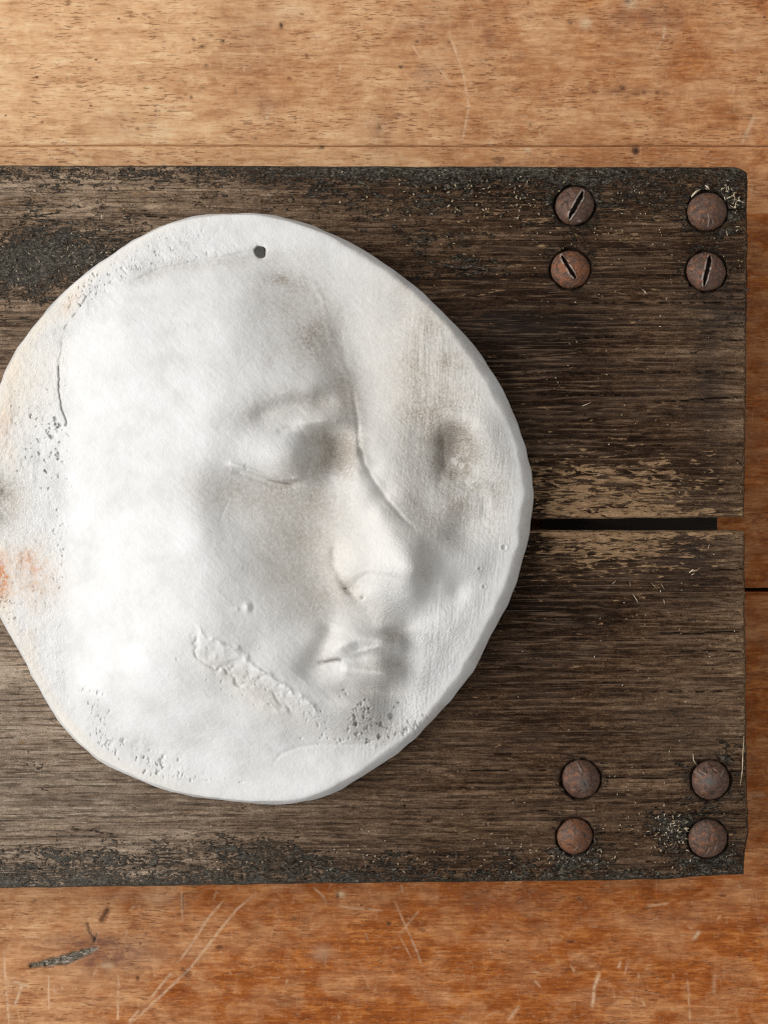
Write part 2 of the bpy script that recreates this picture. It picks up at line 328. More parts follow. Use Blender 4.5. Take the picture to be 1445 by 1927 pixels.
# ================================================================== WEATHERED PANEL
def mat_plank():
    m = M('weathered_plank')
    crust, fleck, tone, crack = m.attr('wear_and_light')
    oil, edge, weather_light, _ = m.attr('wear_and_light_two')
    g1 = m.noise((0.0030, 0.035, 1), 4, 0.5, 0.3)
    g2 = m.noise((0.035, 0.26, 1), 4, 0.65, 0.3, (2, 5, 0))
    g3 = m.noise((0.05, 0.11, 1), 5, 0.7, 0.2, (6, 1, 3))
    fib = m.noise((0.26, 0.40, 1), 3, 0.65, 0.3, (3, 3, 3))
    v = m.ma('ADD', m.ma('MULTIPLY', g1, 0.26), m.ma('ADD', m.ma('MULTIPLY', g2, 0.24), m.ma('ADD', m.ma('MULTIPLY', g3, 0.26), m.ma('MULTIPLY', fib, 0.24))))
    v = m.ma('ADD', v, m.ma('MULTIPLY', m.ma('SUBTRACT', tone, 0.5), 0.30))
    col = m.ramp(v, [(0.35, (0.011, 0.005, 0.0025)), (0.44, (0.056, 0.029, 0.015)), (0.53, (0.158, 0.095, 0.054)), (0.65, (0.43, 0.29, 0.18))])
    blc = m.ramp(v, [(0.36, (0.060, 0.041, 0.029)), (0.46, (0.20, 0.145, 0.105)), (0.56, (0.40, 0.315, 0.24)), (0.66, (0.62, 0.52, 0.41))])
    col = m.mix(weather_light, col, blc)  # bleached wood plus painted brightness of the window side
    # reddish / greyish drift
    col = m.mix(m.rng(m.noise((0.006, 0.02, 1), 3, 0.5, 0, (8, 8, 1)), 0.45, 0.75, 0, 0.35), col, (0.145, 0.095, 0.065))
    # fine dark rings
    rings = m.rng(m.noise((0.0010, 0.10, 1), 2, 0.6, 0.12, (1, 9, 0)), 0.56, 0.61)
    sep = m.t.nodes.new('ShaderNodeSeparateXYZ'); m.t.links.new(m.co, sep.inputs[0])
    ph = m.ma('ADD', m.ma('MULTIPLY', sep.outputs[1], 0.50), m.ma('MULTIPLY', m.noise((0.0016, 0.012, 1), 3, 0.5, 0.0, (4, 2, 2)), 26.0))
    ph = m.ma('ADD', ph, m.ma('MULTIPLY', m.noise((0.03, 0.05, 1), 2, 0.5, 0.0, (1, 2, 2)), 1.3))
    sn = m.ma('SINE', ph)
    rings = m.ma('MAXIMUM', m.ma('MULTIPLY', rings, 0.7), m.rng(sn, 0.72, 0.98))
    light_ring = m.rng(m.ma('SINE', m.ma('ADD', ph, 2.6)), 0.4, 1.0)
    rbrk = m.rng(m.noise((0.015, 0.03, 1), 3, 0.6, 0, (3, 2, 7)), 0.35, 0.6)
    rr = m.ma('MULTIPLY', rings, rbrk)
    col = m.mix(m.ma('MULTIPLY', rr, 0.60), col, (0.022, 0.013, 0.009))
    col = m.mix(m.ma('MULTIPLY', m.ma('MULTIPLY', light_ring, rbrk), 0.30), col, (0.30, 0.20, 0.13))
    # oil dark
    col = m.mix(m.ma('MULTIPLY', oil, m.rng(m.noise((0.02, 0.04, 1), 4, 0.6, 0, (1, 1, 1)), 0.3, 0.65, 0.35, 1)), col, (0.030, 0.024, 0.022))
    # pale bare-wood flecks, long and flat
    fn = m.noise((0.030, 0.125, 1), 4, 0.62, 0.8, (5, 5, 5))
    fm = m.rng(m.ma('ADD', fn, m.ma('MULTIPLY', fleck, 0.20)), 0.64, 0.69)
    fcol = m.ramp(g3, [(0.35, (0.20, 0.115, 0.060)), (0.65, (0.37, 0.24, 0.135))])
    col = m.mix(fm, col, fcol)
    # black lichen / tar crust, broken up
    c1 = m.noise((0.022, 0.036, 1), 6, 0.72, 0.9, (2, 6, 2))
    c2 = m.noise((0.10, 0.13, 1), 4, 0.7, 0.8, (7, 3, 2))
    cm = m.rng(m.ma('ADD', m.ma('ADD', m.ma('MULTIPLY', c1, 0.62), m.ma('MULTIPLY', c2, 0.38)), m.ma('MULTIPLY', crust, 0.30)), 0.61, 0.665)
    ccol = m.ramp(m.ma('ADD', m.ma('MULTIPLY', m.noise((0.13, 0.19, 1), 5, 0.8, 0.6, (9, 9, 2)), 0.8), m.ma('MULTIPLY', m.noise((0.012, 0.03, 1), 3, 0.6, 0.6, (1, 9, 2)), 0.2)), [(0.38, (0.008, 0.007, 0.006)), (0.47, (0.046, 0.041, 0.033)), (0.55, (0.13, 0.11, 0.085)), (0.65, (0.42, 0.35, 0.27))])
    ccol = m.mix(m.ma('MULTIPLY', weather_light, 0.9), ccol, m.mix(0.5, ccol, (0.25, 0.235, 0.205)))
    col = m.mix(cm, col, ccol)
    # white dust specks
    vo = m.voro(0.055, (3, 3, 3)); sp = m.rng(vo.outputs['Distance'], 0.06, 0.11, 1, 0)
    sp = m.ma('MULTIPLY', sp, m.rng(m.noise(0.03, 3, 0.6, 0, (5, 5, 5)), 0.57, 0.66))
    col = m.mix(m.ma('MULTIPLY', sp, 0.6), col, (0.42, 0.38, 0.31))
    col = m.mix(m.ma('MULTIPLY', edge, 0.55), col, (0.40, 0.29, 0.18))
    col = m.mix(crack, col, (0.004, 0.003, 0.002))
    n1 = m.bump(m.ma('ADD', m.ma('MULTIPLY', g2, 1.0), m.ma('ADD', m.ma('MULTIPLY', fib, 0.8), m.ma('MULTIPLY', rr, -0.8))), 3.2, 0.9)
    n2 = m.bump(fm, 1.4, 0.8, n1)
    n3 = m.bump(m.ma('MULTIPLY', cm, m.ma('ADD', 0.5, c2)), 3.5, 0.7, n2)
    n4 = m.bump(m.ma('MULTIPLY', cm, m.noise((0.20, 0.25, 1), 4, 0.75, 1.2, (9, 9, 2))), 5.0, 0.8, n3)
    return m.done(col, 0.9, n4, 0.08)
MP = mat_plank()
ZB = -88.0
BOLTS = [(1081, 387, 36), (1330, 398, 36.5), (1073, 507, 36), (1328, 511, 36.5), (1093, 1466, 35.5), (1336, 1468, 36), (1081, 1574, 33), (1331, 1578, 36)]
CRACKS = [([(1230, 757), (1300, 753), (1365, 749), (1402, 746)], 1.3), ([(1040, 573), (1170, 570), (1405, 571)], .5), ([(1355, 640), (1402, 641)], 1.0),
          ([(1368, 845), (1385, 866), (1402, 883)], 0.5), ([(1310, 912), (1402, 914)], 1.0), ([(1040, 1110), (1170, 1110)], 0.8), ([(1230, 1192), (1300, 1192), (1402, 1188)], 1.4),
          ([(1320, 1076), (1402, 1071)], 1.1), ([(860, 1450), (1060, 1451)], .8), ([(1128, 1463), (1262, 1464)], 1.1), ([(1372, 1451), (1402, 1452)], 1.2),
          ([(1270, 1530), (1330, 1531), (1406, 1532)], 1.5), ([(1120, 1568), (1200, 1568)], .9), ([(978, 1527), (1040, 1526)], .9), ([(930, 1420), (965, 1418)], 1.2),
          ([(1335, 548), (1402, 547)], 1.1), ([(1335, 505), (1402, 505)], .8), ([(1365, 395), (1402, 394)], .9), ([(130, 1560), (170, 1562), (222, 1572)], 1.0),
          ([(1200, 518), (1295, 519)], .8), ([(980, 460), (1050, 461)], .7), ([(250, 405), (318, 409)], .9), ([(1250, 1225), (1402, 1226)], .8),
          ([(1180, 700), (1400, 702)], .7), ([(980, 700), (1130, 704)], .6), ([(1000, 742), (1200, 745)], .6), ([(1010, 640), (1200, 632)], .6), ([(1120, 1300), (1400, 1302)], .6)]
def plank_fields(X, Y):
    z = np.zeros_like(X)
    ftop = lambda: sst(90, -5, Y - 315)                     # near the upper edge
    crust = 0.24 * sst(150, 0, Y - 315) + 0.34 * sst(38, 4, Y - 315) * (0.45 + 0.55 * sst(300, 600, X)) * (1 - .4 * sst(950, 1100, X))
    crust += 0.52 * gs(X, Y, 140, 480, 190, 42) + 0.35 * gs(X, Y, 30, 520, 80, 60) + 0.20 * gs(X, Y, 900, 370, 260, 45)
    crust += 0.30 * gs(X, Y, 800, 480, 140, 40) + 0.25 * gs(X, Y, 890, 495, 40, 20) + 0.10 * gs(X, Y, 1200, 400, 160, 60) + 0.18 * gs(X, Y, 1380, 560, 60, 60)
    yb = np.interp(X, [-100, 0, 250, 420, 560, 640, 760, 1000, 1200, 1400], [1588, 1588, 1590, 1560, 1580, 1610, 1600, 1595, 1612, 1600])
    yb = yb + 16 * fbm(X / 45, Y / 40, 57, 3); crust += 0.38 * sst(-18, 26, Y - yb) + .22 * sst(40, 5, 1672 - Y)
    crust += 0.16 * sst(1180, 1400, X) * (Y > 1380) + .12 * gs(X, Y, 1250, 1560, 60, 25)
    crust += 0.12 * fbm(X / 90, Y / 60, 12, 3)
    fleck = 1.05 * gs(X, Y, 1140, 925, 150, 52) + 0.45 * sst(985, 960, np.abs(Y - 0)) * 0 + 0.9 * gs(X, Y, 1160, 1035, 130, 38)
    fleck += 0.9 * sst(14, 2, np.abs(Y - 1000)) * sst(1000, 1040, X) + 0.5 * sst(18, 3, np.abs(Y - 968)) * sst(1020, 1060, X)
    fleck += 0.35 * gs(X, Y, 1010, 400, 200, 60) + 0.4 * gs(X, Y, 1190, 450, 30, 8) + 0.35 * sst(30, 0, Y - 315) * sst(600, 200, X) + 0.3 * gs(X, Y, 100, 370, 150, 50)
    tone = 0.5 + 0.14 * fbm(X / 260, Y / 60, 16, 4) + 0.16 * sst(1310, 1400, X) * (Y > 600) * (Y < 1420) + 0.12 * gs(X, Y, 100, 360, 260, 45)
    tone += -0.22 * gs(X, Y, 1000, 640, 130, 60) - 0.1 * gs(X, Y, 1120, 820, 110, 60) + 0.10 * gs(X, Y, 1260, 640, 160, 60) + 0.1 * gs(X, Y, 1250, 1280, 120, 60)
    tone += -.26 * gs(X, Y, 1020, 900, 130, 330) + .26 * sst(800, 100, X) - .14; tone += 0.12 * gs(X, Y, 950, 1500, 200, 60) - 0.12 * gs(X, Y, 960, 1130, 120, 100) + 0.25 * gs(X, Y, 1190, 450, 32, 7) + 0.06 * gs(X, Y, 100, 1350, 250, 150)  # plaque's soft shadow and window-side brightness painted in, over dark varnish remains
    oil = 0.75 * gs(X, Y, 1290, 1050, 45, 38) + 0.6 * gs(X, Y, 1335, 740, 28, 90) + 0.35 * gs(X, Y, 1220, 720, 40, 20) + 0.4 * gs(X, Y, 1330, 600, 70, 22)
    oil += 0.4 * gs(X, Y, 1290, 1370, 70, 40) + 0.35 * gs(X, Y, 1370, 570, 40, 40) + 0.45 * gs(X, Y, 960, 610, 120, 22)
    oil += 0.28 * gs(X, Y, 250, 1480, 180, 25) + 0.3 * gs(X, Y, 1340, 960, 25, 30)
    crack = z.copy()
    for pts, wd in CRACKS:
        wd = wd * .62; jit = 2.2 * (vnoise(X / 14, Y * 0, 20) - .5)
        crack = np.maximum(crack, line(X, Y + jit, pts, wd))
    hz = 1.1 * fbm(X / 420, Y / 9, 22, 3) + 0.9 * fbm(X / 260, Y / 5, 26, 2) + 2.0 * fbm(X / 300, Y / 120, 24, 3)
    cc = sst(0.42, 0.62, crust + 0.33 * fbm(X / 40, Y / 24, 31, 4)); hz += 2.4 * cc * (0.4 + vnoise(X / 6.5, Y / 5.5, 14))
    for bx, by, br in BOLTS:
        d = np.hypot(X - bx, Y - by) + 5.5 * (vnoise(X / 9, Y / 9, 36) - .5)
        rec = sst(br + 5.0, br + 1.0, d); hz -= 9 * rec; crack = np.maximum(crack, 0.3 * rec)  # shadow ring of each sunken bolt painted dark over the dip
        crust += 0.14 * np.exp(-((d - br - 10) / 12) ** 2) + 0.05 * np.exp(-(d / 75) ** 2)
        oil += 0.35 * np.exp(-((d - br) / 14) ** 2)
    crust += 0.45 * gs(X, Y, 1265, 1562, 45, 26) + 0.35 * gs(X, Y, 1085, 1602, 45, 16) + 0.25 * gs(X, Y, 1385, 380, 25, 40)
    hz -= 4.5 * np.clip(crack, 0, 1)
    return np.clip(crust, 0, 1.2), np.clip(fleck, 0, 1.1), np.clip(tone, 0, 1), np.clip(crack, 0, 1), np.clip(oil, 0, 1), hz

panel = empty('plank_panel', (0, 0, FZ * K), label='weathered dark two-plank wooden panel with rusty domed bolts, lying on the orange floor', category='wooden panel')
def plank(top_pts, bot_pts, right_pts, corner):
    xs = np.concatenate([axis(-900, [(-40, 30), (1380, 2.3)]), axis(1380, [(1406, 1.8)])[1:]])
    nyy = 280; vs = np.linspace(0, 1, nyy)
    U, Vv = np.meshgrid(xs, vs)
    ty = np.interp(U, *zip(*top_pts)); by = np.interp(U, *zip(*bot_pts))
    ty = ty + 1.3 * fbm(U / 60, U * 0, 44, 4, .65); by = by + 1.5 * fbm(U / 50, U * 0 + 3, 47, 4, .65)
    if corner:
        ty = ty + 11 * np.clip((U - 1378) / 28, 0, 1) ** 2
    Yg = ty + (by - ty) * Vv
    rx = np.interp(Yg, *zip(*right_pts)) + 2.2 * fbm(Yg / 14, Yg * 0 + 5, 52, 4, .7)
    f = np.clip((U - 1300) / 106, 0, 1); Xg = np.where(U > 1300, 1300 + (rx - 1300) * f, U)
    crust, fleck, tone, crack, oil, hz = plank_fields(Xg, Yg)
    e = np.minimum(np.minimum(Yg - ty, by - Yg), rx - Xg)
    hz = hz - 3.2 * np.exp(-np.clip(e, 0, 99) / 1.6)
    edge = sst(4.0, 0.5, e + 5 * vnoise(Xg / 6, Yg / 6, 18)) * (0.2 + 0.8 * (vnoise(Xg / 30, Yg / 30, 19) > .45)) * (Xg > -50)
    edge *= np.where(rx - Xg < 6, .8, .9)
    x, y, z = P(Xg, Yg, hz)
    top = np.stack([x, y, z - FZ * K], -1).reshape(-1, 3); F = grid_faces(*U.shape)
    sk = grid_skirt(*U.shape, 0)
    rows = [sk]; Vs = [top]; n0 = len(top); Fs = [F]
    bz = [ZB * .3, ZB * .7, ZB]
    Pw = np.stack([(Xg - CX) * K, (CY - Yg) * K], -1).reshape(-1, 2)[sk]
    for q in bz:
        r = np.zeros((len(sk), 3)); r[:, :2] = Pw
        ins = 2.0 * K; r[:, 0] -= np.sign(Pw[:, 0]) * 0; r[:, 2] = (q - FZ) * K
        idx = np.arange(len(sk)) + n0; n0 += len(sk); nx = np.roll(np.arange(len(sk)), -1)
        Fs.append(np.stack([rows[-1], rows[-1][nx], idx[nx], idx], -1)); rows.append(idx); Vs.append(r)
    A = np.stack([crust, fleck, tone, crack], -1).reshape(-1, 4); wth_light = np.clip(sst(1000, 60, Xg) * (.34 + .38 * sst(600, 1350, Yg)) + .10 * fbm(Xg / 140, Yg / 40, 59, 3), 0, 1)  # paler to the left: bleached wood with the window's falloff painted in
    B = np.stack([oil, edge, wth_light, 0 * oil], -1).reshape(-1, 4)
    A = np.vstack([A] + [A[sk]] * 3); B = np.vstack([B] + [B[sk]] * 3)
    # flat underside
    c = np.array([[(-900 - CX) * K, 0, 0]])
    me = mesh('plank', np.vstack(Vs), np.vstack(Fs), MP, {'wear_and_light': A, 'wear_and_light_two': B})
    return link(bpy.data.objects.new('plank', me), panel)
p1 = plank([(-900, 309), (0, 311), (600, 313), (1380, 315)], [(-900, 977), (950, 977), (1100, 976), (1250, 975), (1400, 973)],
           [(300, 1405), (500, 1405), (700, 1403), (980, 1399)], True)
p1['label'] = 'upper weathered plank with black crusted top edge'
p2 = plank([(-900, 997), (950, 997), (1150, 998), (1400, 999)], [(-900, 1679), (0, 1671), (723, 1661), (1000, 1658), (1250, 1655), (1320, 1649), (1400, 1645)],
           [(990, 1400), (1250, 1402), (1480, 1404), (1560, 1407), (1600, 1401), (1650, 1398)], False)
p2['label'] = 'lower weathered plank with black crusted bottom edge'
for cx0, cx1 in ((1050, 1374), (-860, -560)):
    v, f = box(cx0, cx1, 330, 1640, 1, ZB - FZ - 1)
    V = np.array(v); 
    link(bpy.data.objects.new('cleat', mesh('cleat', v, f, MD, smooth=False)), panel)

# ------------------------------------------------------------------ concentric disc map
def disc(N):
    a = np.linspace(-1, 1, N); A, B = np.meshgrid(a, a)
    r = np.where(np.abs(A) > np.abs(B), A, B)
    with np.errstate(divide='ignore', invalid='ignore'):
        ph = np.where(np.abs(A) > np.abs(B), (math.pi / 4) * (B / np.where(A == 0, 1, A)), math.pi / 2 - (math.pi / 4) * (A / np.where(B == 0, 1, B)))
    ph = np.where((A == 0) & (B == 0), 0, ph)
    x, y = r * np.cos(ph), r * np.sin(ph)
    return np.hypot(x, y), np.arctan2(y, x)

# ------------------------------------------------------------------ bolts
def mat_bolt():
    m = M('rusty_bolt')
    rust, dark, grey, shine = m.attr('rust')
    n = m.noise(0.09, 5, 0.65, 0.4); n2 = m.noise(0.45, 4, 0.7, 0.2, (4, 4, 4))
    v = m.ma('ADD', m.ma('MULTIPLY', n, 0.6), m.ma('MULTIPLY', n2, 0.4))
    col = m.ramp(v, [(0.36, (0.036, 0.017, 0.011)), (0.5, (0.110, 0.058, 0.040)), (0.64, (0.25, 0.150, 0.110))])
    oi = m.t.nodes.new('ShaderNodeObjectInfo'); col = m.mix(m.ma('MULTIPLY', oi.outputs['Random'], 0.55), col, (0.085, 0.052, 0.036))
    rm = m.rng(m.ma('ADD', m.noise(0.12, 5, 0.7, 0.6, (2, 7, 2)), m.ma('MULTIPLY', rust, 0.3)), 0.60, 0.72)
    col = m.mix(m.ma('MULTIPLY', rm, 0.8), col, m.ramp(n2, [(0.4, (0.16, 0.055, 0.025)), (0.6, (0.36, 0.14, 0.055))]))
    col = m.mix(m.ma('MULTIPLY', grey, m.rng(n, .3, .6, .4, 1)), col, (0.125, 0.113, 0.105))
    col = m.mix(m.rng(m.noise(0.7, 3, 0.6, 0, (8, 1, 1)), 0.66, 0.74, 0, 0.6), col, (0.50, 0.42, 0.36))
    col = m.mix(shine, col, (0.52, 0.45, 0.40))
    col = m.mix(dark, col, (0.008, 0.005, 0.004))
    nb = m.bump(n2, 1.6, 0.9, m.bump(n, 3.0, 0.9))
    return m.done(col, m.rng(n2, 0.3, 0.7, 0.42, 0.7), nb, 0.5, 0.15)
MB = mat_bolt()
SLOTS = {0: ([(1096, 361), (1091, 374), (1084, 384), (1080, 394), (1074, 403), (1071, 411)], 3.2), 2: ([(1057, 482), (1067, 499), (1076, 513), (1083, 523)], 2.9),
         3: ([(1335, 482), (1333, 496), (1329, 513), (1326, 525), (1324.5, 536)], 3.1)}
GROOVE = {0: [[(1058, 384), (1058, 390)], [(1068, 380), (1069, 388)], [(1069, 363), (1074, 372)], [(1060, 380), (1066, 379)]],
          1: [[(1303, 400), (1316, 394)], [(1306, 394), (1314, 391)], [(1314, 417), (1318, 421), (1321, 416)], [(1319, 413), (1323, 409), (1327, 413)], [(1328, 417), (1331, 412)], [(1337, 412), (1338, 421)]],
          4: [[(1089, 1491), (1094, 1487)], [(1099, 1472), (1102, 1478)]],
          5: [[(1326, 1442), (1331, 1456)], [(1320, 1450), (1325, 1452)], [(1324, 1444), (1325, 1451)], [(1337, 1438), (1342, 1441), (1348, 1440)], [(1341, 1449), (1347, 1453)], [(1339, 1441), (1341, 1449)]],
          3: [[(1321, 484), (1327, 491)], [(1296, 500), (1299, 498)], [(1297, 510), (1301, 511)]],
          6: [[(1079, 1595), (1087, 1599)]], 7: [[(1302, 1585), (1308, 1590), (1315, 1594)], [(1331, 1600), (1326, 1609)], [(1330, 1590), (1337, 1593)]], 2: [[(1048, 496), (1047, 505), (1051, 508)], [(1066, 478), (1061, 477)]]}
RIDGE = {0: [[(1099, 364), (1096, 378), (1086, 396), (1076, 410)]], 1: [[(1332, 402), (1334, 414), (1331, 428)], [(1341, 416), (1342, 421)]], 2: [[(1073, 497), (1085, 523)], [(1063, 495), (1072, 520)]],
         3: [[(1338, 483), (1341, 492), (1337, 508), (1331, 527), (1327, 536)]], 5: [[(1306, 1452), (1314, 1457), (1320, 1461)], [(1317, 1449), (1329, 1458)], [(1361, 1449), (1356, 1461)], [(1340, 1446), (1348, 1450)]],
         4: [[(1088, 1440), (1094, 1452)]], 6: [[(1080, 1600), (1087, 1595)]], 7: [[(1334, 1599), (1326, 1609)], [(1344, 1600), (1348, 1592)]]}
BL = ['slotted bolt with a torn slanting slot, top left of the panel end', 'plain domed bolt with faint stamped marks, nearest the upper corner', 'slotted bolt with orange rust spots',
      'slotted bolt with an almost upright slot in a gouged recess', 'plain dark red bolt with a grey dent', 'domed bolt stamped with a small V', 'small cone-like orange brown bolt', 'brown bolt caked with dirt, nearest the lower corner']
def bolt(k):
    bx, by, br = BOLTS[k]
    R, A = disc(86)
    rad = br * (1 + 0.022 * np.sin(2 * A + k) + 0.03 * (vnoise(np.cos(A) * 3 + 9 + k, np.sin(A) * 3 + 9, 60) - .5))
    rr = R * rad; X = bx + rr * np.cos(A); Y = by - rr * np.sin(A)
    dome = {6: 23, 4: 21, 5: 21, 7: 20}.get(k, 17)
    h = dome * (1 - R ** (1.7 if k == 6 else 2.3)) + 0.5
    h += 0.9 * fbm(X / 9, Y / 9, 40 + k, 4)
    dark = np.zeros_like(h); shine = np.zeros_like(h); rust = np.full_like(h, .25); grey = np.zeros_like(h)
    if k in SLOTS:
        pts, wd = SLOTS[k]; d, f = pld(X, Y, pts)
        wv = wd * np.clip(np.minimum(f, 1 - f) * 4.2 + 0.25, 0, 1) * (0.75 + .5 * vnoise(X / 4, Y / 4, k))
        s = sst(1.0, -0.8, d - wv); h = h * (1 - .0 * s) - 13 * s; dark = np.maximum(dark, s * .9)
        b = np.exp(-((d - wv - 2.0) / 1.5) ** 2); h += 1.3 * b; shine = np.maximum(shine, .75 * b * sst(.35, .6, vnoise(X / 5, Y / 5, 3 + k)))
    for g in GROOVE.get(k, []): s = line(X, Y, g, 1.0, False); h -= 1.5 * s; dark = np.maximum(dark, .45 * s)
    for g in RIDGE.get(k, []): s = line(X, Y, g, 0.9, False); h += 1.2 * s; shine = np.maximum(shine, .3 * s)
    if k == 2: rust += .9 * gs(X, Y, 1059, 503, 5, 5) + 1.0 * gs(X, Y, 1088, 508, 6, 7) + .8 * gs(X, Y, 1102, 509, 4, 4) + .3; h += 1.0 * fbm(X / 3.5, Y / 3.5, 12, 2) * (X > bx)
    if k in (6,): rust += .35
    if k in (1, 3, 7): rust += .1
    if k == 4: grey = 1.0 * gs(X, Y, 1099, 1475, 6, 8); h -= 1.6 * gs(X, Y, 1101, 1477, 4, 4)
    if k == 5: grey = .9 * gs(X, Y, 1334, 1470, 12, 7); s = gs(X, Y, 1341, 1492, 4, 4); h -= 3 * s; dark = np.maximum(dark, .6 * s)
    if k == 6: grey = .5 * gs(X, Y, 1060, 1562, 8, 12) + .4 * gs(X, Y, 1085, 1570, 5, 6)
    if k == 7: grey = .4 * gs(X, Y, 1320, 1556, 14, 10); h += 1.2 * fbm(X / 7, Y / 7, 4, 3)
    if k == 0: shine = np.maximum(shine, gs(X, Y, 1090, 416, 2.2, 1.2)); shine = np.maximum(shine, .9 * gs(X, Y, 1081, 381, 1.5, 3, 25))
    h = h - 2.6 * np.exp(-((1 - R) * br / 1.6))
    x, y, z = P(X, Y, h)
    x0, y0, _ = P(bx, by, 0)
    V = np.stack([x - x0, y - y0, z], -1).reshape(-1, 3); F = grid_faces(*X.shape)
    sk = grid_skirt(*X.shape, 0); b = V[sk].copy(); b[:, 2] = -14 * K; b[:, :2] *= .96
    i2 = np.arange(len(sk)) + len(V); nx = np.roll(np.arange(len(sk)), -1)
    F2 = np.stack([sk, sk[nx], i2[nx], i2], -1)
    F = F[:, ::-1]; F2 = F2[:, ::-1]
    C = np.stack([rust, dark, np.clip(grey, 0, 1), np.clip(shine, 0, 1)], -1).reshape(-1, 4); C = np.vstack([C, C[sk]])
    o = link(bpy.data.objects.new('bolt', mesh('bolt', np.vstack([V, b]), np.vstack([F, F2]), MB, {'rust': C})), panel)
    o.location = (x0, y0, -FZ * K); o['label'] = BL[k]
for k in range(8): bolt(k)

# ================================================================== PLASTER FACE PLAQUE
def mat_plaster():
    m = M('old_white_plaster')
    dirt, orange, rough, dark = m.attr('patina_and_shade')  # dirt holds real grime and painted shade alike
    warm, soft, stri, _ = m.attr('patina_and_shade_two')
    n = m.noise(0.018, 5, 0.6); f = m.noise(0.16, 5, 0.68, 0.3, (4, 4, 4)); ff = m.noise(0.5, 3, 0.6, 0, (1, 6, 6))
    col = m.ramp(n, [(0.32, (0.70, 0.70, 0.69)), (0.5, (0.775, 0.775, 0.77)), (0.68, (0.82, 0.825, 0.825))])
    col = m.mix(m.ma('MULTIPLY', warm, m.rng(n, .3, .65, .5, 1)), col, (0.80, 0.72, 0.60))
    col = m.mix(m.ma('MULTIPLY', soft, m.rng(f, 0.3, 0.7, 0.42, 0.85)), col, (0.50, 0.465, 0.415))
    dm = m.ma('ADD', m.ma('MULTIPLY', f, 0.55), m.ma('ADD', m.ma('MULTIPLY', n, 0.25), m.ma('MULTIPLY', ff, 0.20)))
    dd = m.ma('MULTIPLY', dirt, m.rng(dm, 0.36, 0.62, 0.25, 1.15), clamp=True)
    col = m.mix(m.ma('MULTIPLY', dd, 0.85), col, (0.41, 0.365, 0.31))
    sp = m.rng(m.ma('ADD', ff, m.ma('MULTIPLY', dirt, 0.13)), 0.66, 0.74)
    col = m.mix(m.ma('MULTIPLY', sp, m.rng(dirt, 0.02, 0.4, 0.0, 0.55)), col, (0.25, 0.20, 0.16))
    om = m.ma('MULTIPLY', orange, m.rng(f, 0.35, 0.62, 0.35, 1.1), clamp=True)
    col = m.mix(om, col, m.ramp(orange, [(0.2, (0.80, 0.60, 0.38)), (0.9, (0.62, 0.29, 0.14))]))
    col = m.mix(dark, col, (0.10, 0.085, 0.07))
    n1 = m.bump(m.noise(0.05, 5, 0.65, 0.5, (3, 9, 1)), 2.0, 0.6)
    n2 = m.bump(f, 1.5, 0.6, n1)
    rb = m.ma('MULTIPLY', rough, m.noise((0.11, 0.11, 1), 4, 0.7, 0.6, (2, 2, 6)))
    n3 = m.bump(rb, 7.0, 0.8, n2)
    sn = m.ma('MULTIPLY', stri, m.noise((0.20, 0.008, 1), 3, 0.6, 0.0, (2, 8, 6), 5))
    n4 = m.bump(sn, 2.6, 0.7, n3)
    return m.done(col, 0.75, n4, 0.25)
MW = mat_plaster()
PT = 56.0      # plate thickness
OUT = [(430, 402), (520, 407), (600, 430), (680, 468), (750, 516), (820, 574), (880, 637), (930, 708), (965, 775), (990, 848), (1003, 915), (1000, 972),
       (981, 1062), (958, 1130), (924, 1196), (885, 1270), (830, 1338), (770, 1399), (700, 1450), (630, 1490), (560, 1511), (500, 1513), (420, 1506), (340, 1494), (250, 1462),
       (180, 1425), (122, 1370), (82, 1310), (50, 1250), (20, 1195), (-4, 1150), (-30, 1090), (-48, 1010), (-52, 930), (-42, 850), (-8, 745), (30, 662), (75, 600), (130, 542), (200, 487), (270, 442), (350, 411)]
PC = (480.0, 958.0)
def outline(A):
    o = np.array(OUT, float); an = np.arctan2(PC[1] - o[:, 1], o[:, 0] - PC[0]); r = np.hypot(o[:, 0] - PC[0], PC[1] - o[:, 1])
    i = np.argsort(an); an, r = an[i], r[i]
    n = len(an); an3 = np.concatenate([an - 2 * math.pi, an, an + 2 * math.pi]); r3 = np.concatenate([r, r, r])
    # periodic Catmull-Rom
    k = np.clip(np.searchsorted(an3, A) - 1, 1, 3 * n - 3); t = (A - an3[k]) / (an3[k + 1] - an3[k])
    m0 = (r3[k + 1] - r3[k - 1]) / (an3[k + 1] - an3[k - 1]); m1 = (r3[k + 2] - r3[k]) / (an3[k + 2] - an3[k]); hh = an3[k + 1] - an3[k]
    t2, t3 = t * t, t * t * t
    return (2 * t3 - 3 * t2 + 1) * r3[k] + (t3 - 2 * t2 + t) * hh * m0 + (-2 * t3 + 3 * t2) * r3[k + 1] + (t3 - t2) * hh * m1

